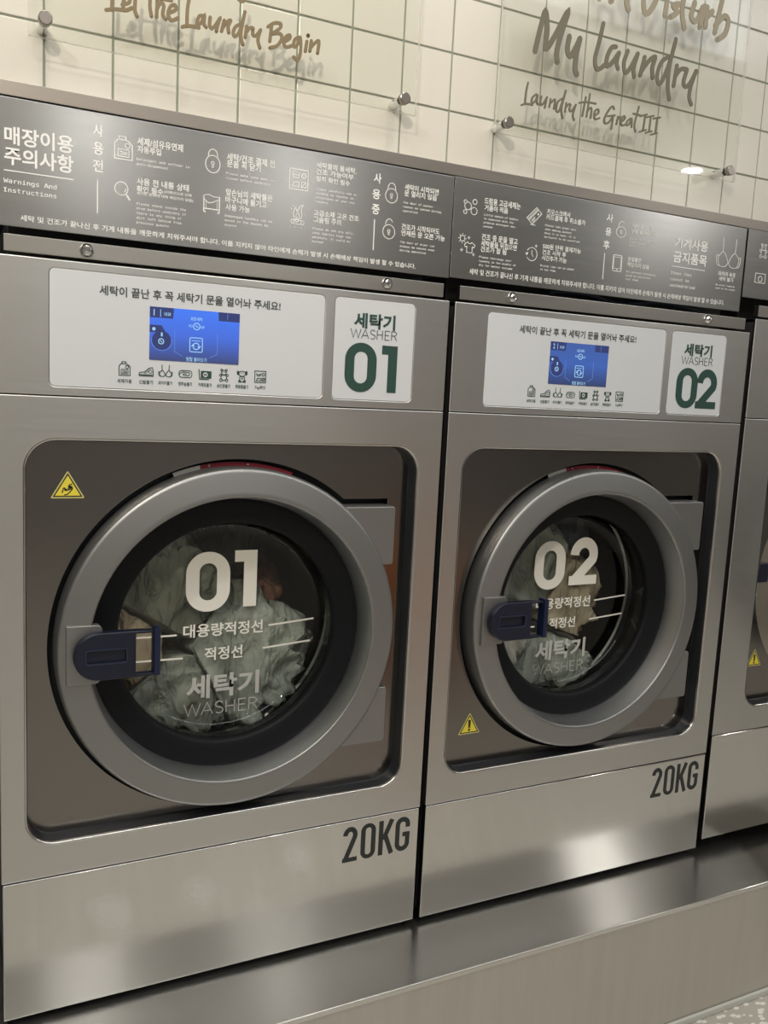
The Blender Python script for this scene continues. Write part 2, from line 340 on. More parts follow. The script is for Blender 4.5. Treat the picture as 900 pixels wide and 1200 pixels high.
def glassy(name, tint, f0, edge):
    # clear pane: see-through straight on, mirror-like at grazing angles
    m, n, l, b = mat(name); n.remove(b)
    out = n['Material Output']
    tr = n.new('ShaderNodeBsdfTransparent'); tr.inputs[0].default_value = (*tint, 1)
    gl = n.new('ShaderNodeBsdfGlossy'); gl.inputs['Roughness'].default_value = 0.02; gl.inputs['Color'].default_value = (1, 1, 1, 1)
    lw = n.new('ShaderNodeLayerWeight'); lw.inputs['Blend'].default_value = 0.5
    pw = n.new('ShaderNodeMath'); pw.operation = 'POWER'; pw.inputs[1].default_value = 5.0; l.new(lw.outputs['Facing'], pw.inputs[0])
    fr = n.new('ShaderNodeMath'); fr.operation = 'MULTIPLY_ADD'; fr.inputs[1].default_value = 0.22; fr.inputs[2].default_value = f0; l.new(pw.outputs[0], fr.inputs[0])
    mx = n.new('ShaderNodeMixShader')
    l.new(fr.outputs[0], mx.inputs[0]); l.new(tr.outputs[0], mx.inputs[1]); l.new(gl.outputs[0], mx.inputs[2])
    l.new(mx.outputs[0], out.inputs['Surface'])
    return m
M['glass'] = glassy('porthole_glass', (0.90, 0.92, 0.90), 0.035, 0)
M['acrylic'] = glassy('clear_acrylic', (0.97, 0.975, 0.965), 0.016, 0)

def edge_mat(name):
    # sawn acrylic edge: milky, half see-through
    m, n, l, b = mat(name)
    tr = n.new('ShaderNodeBsdfTransparent'); mx = n.new('ShaderNodeMixShader'); mx.inputs[0].default_value = 0.45
    b.inputs['Base Color'].default_value = (0.80, 0.80, 0.72, 1); b.inputs['Roughness'].default_value = 0.15
    l.new(tr.outputs[0], mx.inputs[1]); l.new(b.outputs[0], mx.inputs[2]); l.new(mx.outputs[0], n['Material Output'].inputs['Surface'])
    return m
M['acrylic_edge'] = edge_mat('sawn_acrylic_edge')
def screen_mat(name, top, mid, low, power):
    m, n, l, b = mat(name)
    tc = n.new('ShaderNodeTexCoord'); sp = n.new('ShaderNodeSeparateXYZ'); l.new(tc.outputs['Generated'], sp.inputs[0])
    cr = n.new('ShaderNodeValToRGB'); l.new(sp.outputs['Z'], cr.inputs[0])
    e = cr.color_ramp.elements
    e[0].position = 0.0; e[0].color = (*low, 1); e[1].position = 0.95; e[1].color = (*top, 1)
    k = e.new(0.5); k.color = (*mid, 1)
    b.inputs['Base Color'].default_value = (0.01, 0.012, 0.02, 1); b.inputs['Roughness'].default_value = 0.15
    l.new(cr.outputs[0], b.inputs['Emission Color']); b.inputs['Emission Strength'].default_value = power
    return m
M['screen_bright'] = screen_mat('lit_blue_screen', (0.06, 0.19, 0.86), (0.06, 0.15, 0.68), (0.05, 0.065, 0.17), 1.0)
M['screen_dim'] = screen_mat('lit_dimmer_blue_screen', (0.055, 0.11, 0.36), (0.05, 0.12, 0.42), (0.035, 0.05, 0.13), 1.0)
def glow(name, col, s):
    m, n, l, b = mat(name)
    b.inputs['Base Color'].default_value = (0, 0, 0, 1); b.inputs['Emission Color'].default_value = (*col, 1); b.inputs['Emission Strength'].default_value = s
    return m
M['px_white'] = glow('screen_pale_blue_pixels', (0.42, 0.72, 1.0), 0.85)
M['px_dark'] = glow('screen_dark_pixels', (0.03, 0.045, 0.17), 0.9)
M['px_line'] = glow('screen_mid_blue_pixels', (0.16, 0.32, 0.85), 0.8)

def cloth(name, a, bcol, scale=9):
    m, n, l, b = mat(name)
    b.inputs['Roughness'].default_value = 0.9
    tc = n.new('ShaderNodeTexCoord'); nz = n.new('ShaderNodeTexNoise'); nz.inputs['Scale'].default_value = scale; nz.inputs['Detail'].default_value = 5
    l.new(tc.outputs['Object'], nz.inputs['Vector'])
    cr = n.new('ShaderNodeValToRGB'); cr.color_ramp.elements[0].position = 0.35; cr.color_ramp.elements[1].position = 0.65
    cr.color_ramp.elements[0].color = (*a, 1); cr.color_ramp.elements[1].color = (*bcol, 1)
    l.new(nz.outputs[0], cr.inputs[0]); l.new(cr.outputs[0], b.inputs['Base Color'])
    n2 = n.new('ShaderNodeTexNoise'); n2.inputs['Scale'].default_value = 500; l.new(tc.outputs['Object'], n2.inputs['Vector'])
    bp = n.new('ShaderNodeBump'); bp.inputs['Strength'].default_value = 0.3; bp.inputs['Distance'].default_value = 0.001
    l.new(n2.outputs[0], bp.inputs['Height'])
    # wrinkles
    mp = n.new('ShaderNodeMapping'); mp.inputs['Rotation'].default_value = (0, 0.5, 0); mp.inputs['Scale'].default_value = (1.0, 1.0, 0.38)
    l.new(tc.outputs['Object'], mp.inputs[0])
    n3 = n.new('ShaderNodeTexNoise'); n3.inputs['Scale'].default_value = 17; n3.inputs['Detail'].default_value = 2; n3.inputs['Distortion'].default_value = 1.4
    l.new(mp.outputs[0], n3.inputs['Vector'])
    sb = n.new('ShaderNodeMath'); sb.operation = 'SUBTRACT'; sb.inputs[1].default_value = 0.5; l.new(n3.outputs[0], sb.inputs[0])
    ab = n.new('ShaderNodeMath'); ab.operation = 'ABSOLUTE'; l.new(sb.outputs[0], ab.inputs[0])
    b3 = n.new('ShaderNodeBump'); b3.inputs['Strength'].default_value = 0.9; b3.inputs['Distance'].default_value = 0.035
    l.new(ab.outputs[0], b3.inputs['Height']); l.new(bp.outputs[0], b3.inputs['Normal']); l.new(b3.outputs[0], b.inputs['Normal'])
    return m

def terrazzo():
    m, n, l, b = mat('terrazzo_floor')
    b.inputs['Roughness'].default_value = 0.3
    tc = n.new('ShaderNodeTexCoord')
    mp = n.new('ShaderNodeMapping'); mp.inputs['Scale'].default_value = (1, 1.7, 1); mp.inputs['Rotation'].default_value = (0, 0, 0.5)
    l.new(tc.outputs['Object'], mp.inputs[0])
    vo = n.new('ShaderNodeTexVoronoi'); vo.inputs['Scale'].default_value = 44; l.new(mp.outputs[0], vo.inputs['Vector'])
    cr = n.new('ShaderNodeValToRGB'); cr.color_ramp.interpolation = 'LINEAR'
    e = cr.color_ramp.elements; e[0].position = 0.31; e[0].color = (0.88, 0.85, 0.78, 1); e[1].position = 0.39; e[1].color = (0.52, 0.49, 0.43, 1)
    l.new(vo.outputs['Distance'], cr.inputs[0])
    l.new(cr.outputs[0], b.inputs['Base Color'])
    return m
M['terrazzo'] = terrazzo()

# ------------------------------------------------------------------ mesh helpers
def link(name, me, m, parent=None, loc=None):
    o = bpy.data.objects.new(name, me); COL.objects.link(o)
    if m is not None:
        me.materials.clear(); me.materials.append(m)
    if parent: o.parent = parent
    if loc: o.location = loc
    return o
def obj(name, bm, m, parent=None, smooth=False, angle=40):
    me = bpy.data.meshes.new(name)
    bmesh.ops.recalc_face_normals(bm, faces=bm.faces)
    bm.to_mesh(me); bm.free()
    if smooth:
        me.polygons.foreach_set('use_smooth', [True] * len(me.polygons))
        me.set_sharp_from_angle(angle=math.radians(angle))
    o = link(name, me, m, parent)
    if smooth and angle < 90:
        # keep broad faces truly flat: weight corner normals by face area
        md = o.modifiers.new('flat_faces', 'WEIGHTED_NORMAL'); md.keep_sharp = True; md.weight = 80
    return o
def thing(name, label, cat, loc=(0, 0, 0), group=None):
    o = bpy.data.objects.new(name, None); COL.objects.link(o); o.location = loc; o.empty_display_size = 0.1
    return tag(o, label, cat, group)
def tag(o, label, cat, group=None):
    o['label'] = label; o['category'] = cat
    if group: o['group'] = group
    return o
def struct(o):
    o['kind'] = 'structure'; return o

def box(bm, x0, x1, y0, y1, z0, z1, bev=0.0, seg=2):
    b2 = bmesh.new()
    v = [b2.verts.new((x, y, z)) for z in (z0, z1) for y in (y0, y1) for x in (x0, x1)]
    for f in ((0, 1, 3, 2), (4, 6, 7, 5), (0, 4, 5, 1), (2, 3, 7, 6), (0, 2, 6, 4), (1, 5, 7, 3)):
        b2.faces.new([v[i] for i in f])
    bmesh.ops.recalc_face_normals(b2, faces=b2.faces)
    if bev: bmesh.ops.bevel(b2, geom=b2.edges[:], offset=bev, segments=seg, profile=0.5, affect='EDGES')
    merge(bm, b2)
def merge(bm, b2):
    me = bpy.data.meshes.new('tmp'); b2.to_mesh(me); b2.free(); bm.from_mesh(me); bpy.data.meshes.remove(me)
def rr(x0, z0, x1, z1, r, n=8):
    pts = []
    for cx, cz, a0 in ((x1 - r, z1 - r, 0), (x0 + r, z1 - r, 90), (x0 + r, z0 + r, 180), (x1 - r, z0 + r, 270)):
        for i in range(n + 1):
            a = math.radians(a0 + 90 * i / n); pts.append((cx + r * math.cos(a), cz + r * math.sin(a)))
    return pts
def circ(cx, cz, r, n=48, rz=None):
    rz = rz or r
    return [(cx + r * math.cos(2 * PI * i / n), cz + rz * math.sin(2 * PI * i / n)) for i in range(n)]
def rect(x0, z0, x1, z1):
    return [(x0, z0), (x1, z0), (x1, z1), (x0, z1)]
def curve_mesh(c):
    o = bpy.data.objects.new('tmp', c)
    me = bpy.data.meshes.new_from_object(o)
    bpy.data.objects.remove(o); bpy.data.curves.remove(c)
    return me
def fill(bm, loops, y0, y1, bev=0.0):
    """flat panel in the XZ plane with holes, from y0 (front) to y1 (back)"""
    c = bpy.data.curves.new('tmp', 'CURVE'); c.dimensions = '2D'; c.fill_mode = 'BOTH'
    c.extrude = max(1e-5, (y1 - y0) / 2 - bev); c.bevel_depth = bev; c.bevel_resolution = 2 if bev else 0
    if bev: c.offset = -bev
    for lp in loops:
        s = c.splines.new('POLY'); s.points.add(len(lp) - 1); s.use_cyclic_u = True
        for p_, q in zip(s.points, lp): p_.co = (q[0], q[1], 0, 1)
    me = curve_mesh(c)
    yc = (y0 + y1) / 2
    me.transform(Matrix(((1, 0, 0, 0), (0, 0, -1, yc), (0, 1, 0, 0), (0, 0, 0, 1))))
    bm.from_mesh(me); bpy.data.meshes.remove(me)
def lathe(bm, prof, cx, cz, n=96, a0=0.0, a1=2 * PI, closed=True):
    rows = []
    m = n if closed else n + 1
    for r, y in prof:
        if r < 1e-6: rows.append([bm.verts.new((cx, y, cz))]); continue
        rows.append([bm.verts.new((cx + r * math.cos(a0 + (a1 - a0) * i / n), y, cz + r * math.sin(a0 + (a1 - a0) * i / n))) for i in range(m)])
    for A, B in zip(rows, rows[1:]):
        for i in range(n):
            j = (i + 1) % m
            if len(A) == 1 and len(B) == 1: continue
            if len(A) == 1: bm.faces.new((A[0], B[i], B[j]))
            elif len(B) == 1: bm.faces.new((A[i], A[j], B[0]))
            else: bm.faces.new((A[i], A[j], B[j], B[i]))
def loft(bm, loops, cap=False):
    rows = [[bm.verts.new(p) for p in lp] for lp in loops]
    n = len(rows[0])
    for A, B in zip(rows, rows[1:]):
        for i in range(n): bm.faces.new((A[i], A[(i + 1) % n], B[(i + 1) % n], B[i]))
    if cap: bm.faces.new(rows[0]); bm.faces.new(rows[-1])
def smooth_pts(pts, k=6):
    if len(pts) < 3: return pts
    P = [pts[0]] + list(pts) + [pts[-1]]; out = []
    for i in range(1, len(P) - 2):
        p0, p1, p2, p3 = P[i - 1], P[i], P[i + 1], P[i + 2]
        for j in range(k):
            t = j / k
            out.append(tuple(0.5 * (2 * p1[a] + (p2[a] - p0[a]) * t + (2 * p0[a] - 5 * p1[a] + 4 * p2[a] - p3[a]) * t * t + (3 * p1[a] - p0[a] - 3 * p2[a] + p3[a]) * t ** 3) for a in (0, 1)))
    out.append(pts[-1]); return out
def ribbon(bm, pts, w, y, t=0.0004, closed=False, caps=False, rise=0.0):
    """flat stroke of width w along pts in the XZ plane: front face at y - t, mitred joints"""
    pts = [p for i, p in enumerate(pts) if i == 0 or (abs(p[0] - pts[i - 1][0]) + abs(p[1] - pts[i - 1][1])) > 1e-7]
    n = len(pts)
    if n < 2: return
    L = []; Rr = []
    for i in range(n):
        if closed: a, b, c = pts[i - 1], pts[i], pts[(i + 1) % n]
        else: a, b, c = pts[max(0, i - 1)], pts[i], pts[min(n - 1, i + 1)]
        def nrm(u, v):
            dx, dz = v[0] - u[0], v[1] - u[1]; d = math.hypot(dx, dz)
            return (-dz / d, dx / d) if d > 1e-9 else None
        n1, n2 = nrm(a, b), nrm(b, c)
        n1 = n1 or n2; n2 = n2 or n1
        mx, mz = n1[0] + n2[0], n1[1] + n2[1]; d = math.hypot(mx, mz)
        if d < 0.3: mx, mz, k = n1[0], n1[1], 1.0
        else: mx, mz = mx / d, mz / d; k = min(1.8, 1.0 / max(0.3, mx * n1[0] + mz * n1[1]))
        h = w / 2 * k
        L.append((b[0] + mx * h, b[1] + mz * h)); Rr.append((b[0] - mx * h, b[1] - mz * h))
    VL = [[bm.verts.new((p[0], y if back else y - t - rise * i_ / n, p[1])) for i_, p in enumerate(S)] for S in (L, Rr) for back in (0, 1)]
    lf, lb, rf, rb = VL
    for i in range(n if closed else n - 1):
        j = (i + 1) % n
        bm.faces.new((lf[i], lf[j], rf[j], rf[i])); bm.faces.new((lf[j], lf[i], lb[i], lb[j])); bm.faces.new((rf[i], rf[j], rb[j], rb[i]))
    if not closed:
        for i in (0, n - 1): bm.faces.new((lf[i], rf[i], rb[i], lb[i]))
    if caps and not closed:
        for p in (pts[0], pts[-1]): disc(bm, p[0], p[1], w / 2, y, t - 0.0001, 12)
def disc(bm, x, z, r, y, t=0.0004, n=20, rz=None):
    c = circ(x, z, r, n, rz)
    f = [bm.verts.new((a, y - t, b)) for a, b in c]; k = [bm.verts.new((a, y, b)) for a, b in c]
    bm.faces.new(f)
    for i in range(n): bm.faces.new((f[i], f[(i + 1) % n], k[(i + 1) % n], k[i]))
def poly(bm, pts, y, t=0.0004):
    f = [bm.verts.new((a, y - t, b)) for a, b in pts]; k = [bm.verts.new((a, y, b)) for a, b in pts]
    bm.faces.new(f); n = len(pts)
    for i in range(n): bm.faces.new((f[i], f[(i + 1) % n], k[(i + 1) % n], k[i]))
def ring_line(bm, x, z, r, w, y, t=0.0004, n=32, rz=None, a0=0, a1=360):
    rz = rz or r
    if a1 - a0 >= 360: ribbon(bm, circ(x, z, r, n, rz), w, y, t, closed=True)
    else: ribbon(bm, [(x + r * math.cos(math.radians(a0 + (a1 - a0) * i / n)), z + rz * math.sin(math.radians(a0 + (a1 - a0) * i / n))) for i in range(n + 1)], w, y, t)
FONTS = {}
def font(kind):
    if kind not in FONTS:
        f = None
        if kind == 'mono':
            try:
                import os
                f = bpy.data.fonts.load(os.path.join(bpy.utils.system_resource('DATAFILES'), 'fonts', 'DejaVuSansMono.woff2'))
            except Exception:
                f = None
        FONTS[kind] = f
    return FONTS[kind]
def text_into(bm, s, x0, z0, x1, z1, y, weight=1.0, kind='sans', keep_h=False, t=0.0004):
    """lettering whose ink fills the box x0..x1, z0..z1 in the XZ plane"""
    c = bpy.data.curves.new('tmp', 'FONT'); c.body = s; c.size = 1.0
    if font(kind): c.font = font(kind)
    c.offset = 0.011 * weight; c.resolution_u = 3; c.fill_mode = 'FRONT'
    c.extrude = 0.0
    me = curve_mesh(c)
    if not me.vertices: bpy.data.meshes.remove(me); return
    xs = [v.co.x for v in me.vertices]; ys = [v.co.y for v in me.vertices]
    a0, a1, b0, b1 = min(xs), max(xs), min(ys), max(ys)
    sx = (x1 - x0) / max(1e-6, a1 - a0); sz = (z1 - z0) / max(1e-6, b1 - b0)
    if keep_h: b0, sz = 0.0, keep_h
    for v in me.vertices: v.co = (x0 + (v.co.x - a0) * sx, y - t, z0 + (v.co.y - b0) * sz)
    bm.from_mesh(me); bpy.data.meshes.remove(me)
def small_block(bm, lines, x0, ztop, cw, y, weight=0.8):
    """lines of small typewriter text, cw wide per character"""
    pitch = cw * 2.1
    for i, s in enumerate(lines):
        text_into(bm, s, x0, ztop - pitch * i - cw * 1.45, x0 + cw * (len(s) - 0.15), 0, y, weight, 'mono', keep_h=cw * 1.9)

# stroke alphabets -----------------------------------------------------------
def arc_pts(cx, cz, rx, rz, a0, a1, n=14):
    return [(cx + rx * math.cos(math.radians(a0 + (a1 - a0) * i / n)), cz + rz * math.sin(math.radians(a0 + (a1 - a0) * i / n))) for i in range(n + 1)]
def washer_word(bm, x0, z0, x1, z1, w, y):
    h = z1 - z0; u = (x1 - x0) / 5.35
    def put(px, pts, closed=False): ribbon(bm, [(x0 + u * (px + a), z0 + h * b) for a, b in pts], w, y, closed=closed)
    put(0, [(0, 1), (0.3, 0), (0.58, 0.95), (0.86, 0), (1.16, 1)])
    put(1.22, [(0, 0), (0.42, 1), (0.84, 0)]); put(1.22, [(0.14, 0.33), (0.70, 0.33)])
    put(2.22, [(0.56, 0.88)] + arc_pts(0.3, 0.75, 0.26, 0.25, 60, 270, 10)[1:] + arc_pts(0.3, 0.25, 0.28, 0.25, 90, -140, 10)[1:])
    put(3.02, [(0, 0), (0, 1)]); put(3.02, [(0.62, 0), (0.62, 1)]); put(3.02, [(0, 0.52), (0.62, 0.52)])
    put(3.95, [(0.52, 1), (0, 1), (0, 0), (0.52, 0)]); put(3.95, [(0, 0.52), (0.46, 0.52)])
    put(4.72, [(0, 0), (0, 1), (0.3, 1)] + arc_pts(0.3, 0.76, 0.27, 0.24, 90, -90, 8)[1:] + [(0, 0.52)]); put(4.72, [(0.3, 0.52), (0.62, 0)])
def digit0(bm, x0, z0, x1, z1, sx, y, t=0.0004):
    r = (x1 - x0) / 2
    fill(bm, [rr(x0, z0, x1, z1, r * 0.98, 12), rr(x0 + sx, z0 + sx * 0.86, x1 - sx, z1 - sx * 0.86, (r - sx) * 0.97, 10)], y - t, y)
def digit1(bm, x0, z0, x1, z1, sx, y, t=0.0004):
    poly(bm, [(x1 - sx, z0), (x1, z0), (x1, z1), (x0, z1), (x0, z1 - sx * 0.85), (x1 - sx, z1 - sx * 0.85)], y, t)
def digit2(bm, x0, z0, x1, z1, s, y, t=0.0004, r=None):
    wd = x1 - x0; h = z1 - z0; ri = (wd - s) / 2; rz = r or ri
    top = z1 - s / 2 - rz
    arc = arc_pts(x0 + s / 2 + ri * 0.98, top, ri * 0.98, rz, 180, -24, 18)
    ribbon(bm, arc + [(x0 + s * 0.62, z0 + s * 0.45)], s, y, t)
    poly(bm, rect(x0, z0, x1, z0 + s * 0.88), y, t * 0.97)
def capacity_word(bm, y):
    s = 0.0098; z0, z1 = 0.0925, 0.1655
    digit2(bm, 0.6172, z0, 0.6487, z1, s, y, r=0.0125)
    digit0(bm, 0.6562, z0 - 0.0005, 0.6886, z1 + 0.0005, s, y)
    poly(bm, rect(0.6957, z0, 0.6957 + s, z1), y)
    ribbon(bm, [(0.7245, z1), (0.7065, 0.125)], s, y, 0.00038); ribbon(bm, [(0.7105, 0.1330), (0.7255, z0)], s, y, 0.00036)
    x0, x1 = 0.7332, 0.7660; r = (x1 - x0 - s) / 2
    ribbon(bm, [(x1 - s / 2, z1 - 0.0225)] + arc_pts((x0 + x1) / 2, z1 - s / 2 - r, r, r, 0, 180, 12) + arc_pts((x0 + x1) / 2, z0 + s / 2 + r, r, r, 180, 360, 12) + [(x1 - s / 2, 0.1305)], s, y)
    poly(bm, rect(0.7500, 0.1235, x1, 0.1325), y, 0.00036)

# ------------------------------------------------------------------ the setting
FLOOR = -0.378
bm = bmesh.new(); box(bm, -3.0, 7.0, -6.5, 1.0, FLOOR - 0.1, FLOOR); struct(obj('floor', bm, M['terrazzo']))
bm = bmesh.new(); box(bm, -3.0, 7.0, -6.5, 1.0, 2.50, 2.60); struct(obj('ceiling', bm, M['ceiling_paint']))
bm = bmesh.new(); box(bm, -3.0, 7.0, -6.6, -6.5, FLOOR, 2.5); struct(obj('wall_front', bm, M['wall_paint']))
bm = bmesh.new(); box(bm, -3.1, -3.0, -6.5, 1.0, FLOOR, 2.5); struct(obj('wall_left', bm, M['wall_paint']))
bm = bmesh.new(); box(bm, 7.0, 7.1, -6.5, 1.0, FLOOR, 2.5); struct(obj('wall_right', bm, M['wall_paint']))
# tiled wall: glazed square tiles set in grey-green grout
YW = 0.020
bm = bmesh.new()
TX, TZ, G = 0.1004, 0.1011, 0.0033
wall = None
bt = bmesh.new()
for i in range(-14, 40):
    for j in range(-1, 9):
        x0 = 0.0713 + TX * i; z0 = 1.5380 + TZ * j
        zb = max(z0, 1.4445)
        dx = random.uniform(-0.0004, 0.0004); dy = random.uniform(-0.0003, 0.0003)
        box(bt, x0 + G / 2, x0 + TX - G / 2, YW + dy, YW + 0.008, zb + G / 2, z0 + TZ - G / 2, 0.0013, 2)
box(bm, -3.0, 7.0, YW + 0.0022, YW + 0.12, 1.425, 2.5)
me = bpy.data.meshes.new('wall_back'); bm.to_mesh(me); bm.free()
me.materials.append(M['grout'])
b2 = bmesh.new(); b2.from_mesh(me)
nf = len(b2.faces)
mt = bpy.data.meshes.new('tmp'); bt.to_mesh(mt); bt.free(); b2.from_mesh(mt); bpy.data.meshes.remove(mt)
b2.faces.ensure_lookup_table()
for f in b2.faces[nf:]: f.material_index = 1
b2.to_mesh(me); b2.free(); me.materials.append(M['tile'])
wall = bpy.data.objects.new('wall_back', me); COL.objects.link(wall); struct(wall)
# steel edge trim under the tiles
bm = bmesh.new(); box(bm, -3.0, 7.0, 0.006, 0.020, 1.4225, 1.4440, 0.0012, 2); struct(obj('trim_1', bm, M['trim'], smooth=True))
# dark recess behind the machines
bm = bmesh.new(); box(bm, -3.0, 7.0, 0.90, 0.95, FLOOR, 1.6); struct(obj('wall_recess', bm, M['dark']))

# ------------------------------------------------------------------ steel plinth
pl = thing('steel_plinth', 'low brushed steel plinth running along the floor under the washing machines', 'plinth', (0.8, 0.3, FLOOR))
def at(o, root):  # keep world coordinates when parenting
    o.location = (-root.location[0], -root.location[1], -root.location[2]); return o
SHZ = -0.080
bm = bmesh.new(); box(bm, -1.2, 3.4, -0.1655, 0.85, SHZ - 0.012, SHZ, 0.0022, 3)
at(obj('top_sheet', bm, M['shelf'], pl, smooth=True), pl)
bm = bmesh.new(); box(bm, -1.2, 3.4, -0.163, -0.150, FLOOR + 0.004, SHZ - 0.006, 0.002)
at(obj('front_fascia', bm, M['fascia'], pl), pl)
bm = bmesh.new(); box(bm, -1.2, 3.4, -0.172, -0.1635, FLOOR, FLOOR + 0.016, 0.003)
at(obj('sealant_bead', bm, plain('grey_sealant', (0.62, 0.62, 0.57), 0.6), pl), pl)

# ------------------------------------------------------------------ washing machines
CX, CZ = 0.3935, 0.5655
def sticker_hand(bm_list, cx, cz, y): pass
def warning_sticker(parent, cx, zb, wd, h, y, hand, dy):
    def tri(k, dz=0.0):
        c = zb + h * 0.36
        return [(cx + a * k, c + (b - c) * k) for a, b in ((-wd / 2, zb), (wd / 2, zb), (0, zb + h))]
    bm = bmesh.new(); fill(bm, [round_poly(tri(1.0), 0.0035)], y - 0.0006, y)
    s = at(obj('warning_sticker', bm, M['yellow_edge'], parent), ROOT); s['label'] = 'yellow triangular warning sticker'
    bm = bmesh.new(); ribbon(bm, tri(0.80), 0.0022, y - 0.0006, 0.0003, closed=True)
    if hand:
        u = wd
        for pts in ([(-0.16, 0.20), (-0.125, 0.36), (-0.10, 0.38), (-0.075, 0.31), (-0.02, 0.33)], [(-0.10, 0.12), (-0.02, 0.14), (0.06, 0.22), (0.13, 0.33), (0.13, 0.42)],
                    [(0.01, 0.42), (0.06, 0.50), (0.12, 0.52), (0.10, 0.48)]):
            ribbon(bm, [(cx + a * u, zb + b * h) for a, b in pts], 0.0018, y - 0.0006, 0.0003)
        for a, b in ((-0.06, 0.31), (0.06, 0.42), (0.09, 0.40)): disc(bm, cx + a * u, zb + b * h, 0.0022, y - 0.0006, 0.0003, 12)
        for k in range(6): ribbon(bm, [(cx + (-0.02 + 0.022 * k) * u, zb + (0.26 + 0.01 * k) * h), (cx + (0.02 + 0.02 * k) * u, zb + (0.40 + 0.012 * k) * h)], 0.0008, y - 0.0006, 0.00028)
    else:
        poly(bm, [(cx - 0.0022, zb + 0.28 * h), (cx + 0.0022, zb + 0.28 * h), (cx + 0.0034, zb + 0.66 * h), (cx - 0.0034, zb + 0.66 * h)], y - 0.0006, 0.0003)
        disc(bm, cx, zb + 0.19 * h, 0.0028, y - 0.0006, 0.0003, 14)
    mk = obj('warning_mark', bm, M['black_print'], s)
    bm = bmesh.new(); poly(bm, tri(0.80), y - 0.0005, 0.00025); obj('yellow_field', bm, M['yellow'], s)
    return s
def round_poly(pts, r, n=5):
    out = []
    m = len(pts)
    for i in range(m):
        a, b, c = Vector(pts[i - 1]), Vector(pts[i]), Vector(pts[(i + 1) % m])
        p, q = b + (a - b).normalized() * r, b + (c - b).normalized() * r
        for k in range(n + 1):
            t = k / n; out.append(tuple((1 - t) ** 2 * p + 2 * t * (1 - t) * b + t * t * q))
    return out

def icon_bottle(bm, x, z, s, w, y):
    ribbon(bm, [(x + a * s, z + b * s) for a, b in ((-0.4, -0.5), (0.4, -0.5), (0.4, 0.16), (0.22, 0.32), (0.08, 0.36), (-0.25, 0.36), (-0.4, 0.2))], w, y, closed=True)
    ribbon(bm, [(x + a * s, z + b * s) for a, b in ((-0.2, 0.36), (-0.2, 0.5), (0.1, 0.5), (0.1, 0.36))], w, y)
    ring_line(bm, x + 0.18 * s, z + 0.12 * s, 0.11 * s, w * 0.8, y, n=14)
    ribbon(bm, [(x + a * s, z + b * s) for a, b in rect(-0.25, -0.38, 0.25, -0.06)], w * 0.8, y, closed=True)
    ribbon(bm, [(x - 0.17 * s, z - 0.16 * s), (x + 0.02 * s, z - 0.2 * s), (x + 0.18 * s, z - 0.2 * s)], w * 0.7, y); ribbon(bm, [(x - 0.17 * s, z - 0.28 * s), (x + 0.18 * s, z - 0.28 * s)], w * 0.7, y)
def icon_shoe(bm, x, z, s, w, y):
    ribbon(bm, [(x + a * s, z + b * s) for a, b in ((-0.5, -0.22), (0.48, -0.22), (0.48, 0.12), (0.40, 0.30), (0.15, 0.22), (-0.1, -0.02), (-0.45, -0.08))], w, y, closed=True)
    ribbon(bm, [(x - 0.5 * s, z - 0.3 * s), (x + 0.5 * s, z - 0.3 * s)], w, y)
    ring_line(bm, x + 0.28 * s, z + 0.02 * s, 0.12 * s, w * 0.7, y, n=12)
    for k in range(3): ribbon(bm, [(x + (-0.12 + 0.1 * k) * s, z + (-0.08 + 0.08 * k) * s), (x + (-0.02 + 0.1 * k) * s, z + (-0.16 + 0.08 * k) * s)], w * 0.7, y)
def icon_bra(bm, x, z, s, w, y):
    for d in (-1, 1):
        ribbon(bm, smooth_pts([(x + d * a * s, z + b * s) for a, b in ((0, -0.2), (0.12, -0.34), (0.34, -0.34), (0.46, -0.28), (0.5, -0.05), (0.4, -0.04), (0.25, 0.08), (0.12, -0.02), (0.02, -0.2))], 5), w, y)
        ribbon(bm, [(x + d * 0.25 * s, z + 0.08 * s), (x + d * 0.27 * s, z + 0.5 * s)], w, y)
        ribbon(bm, smooth_pts([(x + d * a * s, z + b * s) for a, b in ((0.40, -0.04), (0.43, -0.15), (0.36, -0.33))], 4), w * 0.8, y)
def icon_roll(bm, x, z, s, w, y):
    ribbon(bm, rr(x - 0.5 * s, z - 0.26 * s, x + 0.5 * s, z + 0.26 * s, 0.2 * s, 5), w, y, closed=True)
    ribbon(bm, smooth_pts([(x + a * s, z + b * s) for a, b in ((-0.48, -0.1), (-0.3, 0.12), (0.25, 0.12), (0.32, 0.0), (0.25, -0.1), (-0.12, -0.1), (-0.18, 0.0), (0.1, 0.02))], 4), w * 0.9, y)
def icon_carpet(bm, x, z, s, w, y):
    ribbon(bm, [(x - 0.5 * s, z + 0.4 * s), (x - 0.42 * s, z - 0.36 * s), (x + 0.3 * s, z - 0.36 * s)], w * 1.3, y)
    fill(bm, [rect(x - 0.34 * s, z - 0.28 * s, x + 0.5 * s, z + 0.28 * s), circ(x + 0.02 * s, z, 0.2 * s, 14)], y - 0.0004, y)
    for k in (-0.06, 0.06): disc(bm, x + (0.02 + k) * s, z, 0.06 * s, y, n=8)
def icon_doll(bm, x, z, s, w, y):
    ring_line(bm, x, z + 0.22 * s, 0.2 * s, w, y, n=16); ring_line(bm, x, z - 0.18 * s, 0.24 * s, w, y, n=16)
    for d in (-1, 1):
        ring_line(bm, x + d * 0.2 * s, z + 0.42 * s, 0.08 * s, w, y, n=10); ring_line(bm, x + d * 0.28 * s, z + 0.0 * s, 0.09 * s, w, y, n=10); ring_line(bm, x + d * 0.24 * s, z - 0.4 * s, 0.11 * s, w, y, n=10)
        disc(bm, x + d * 0.07 * s, z + 0.25 * s, 0.03 * s, y, n=6)
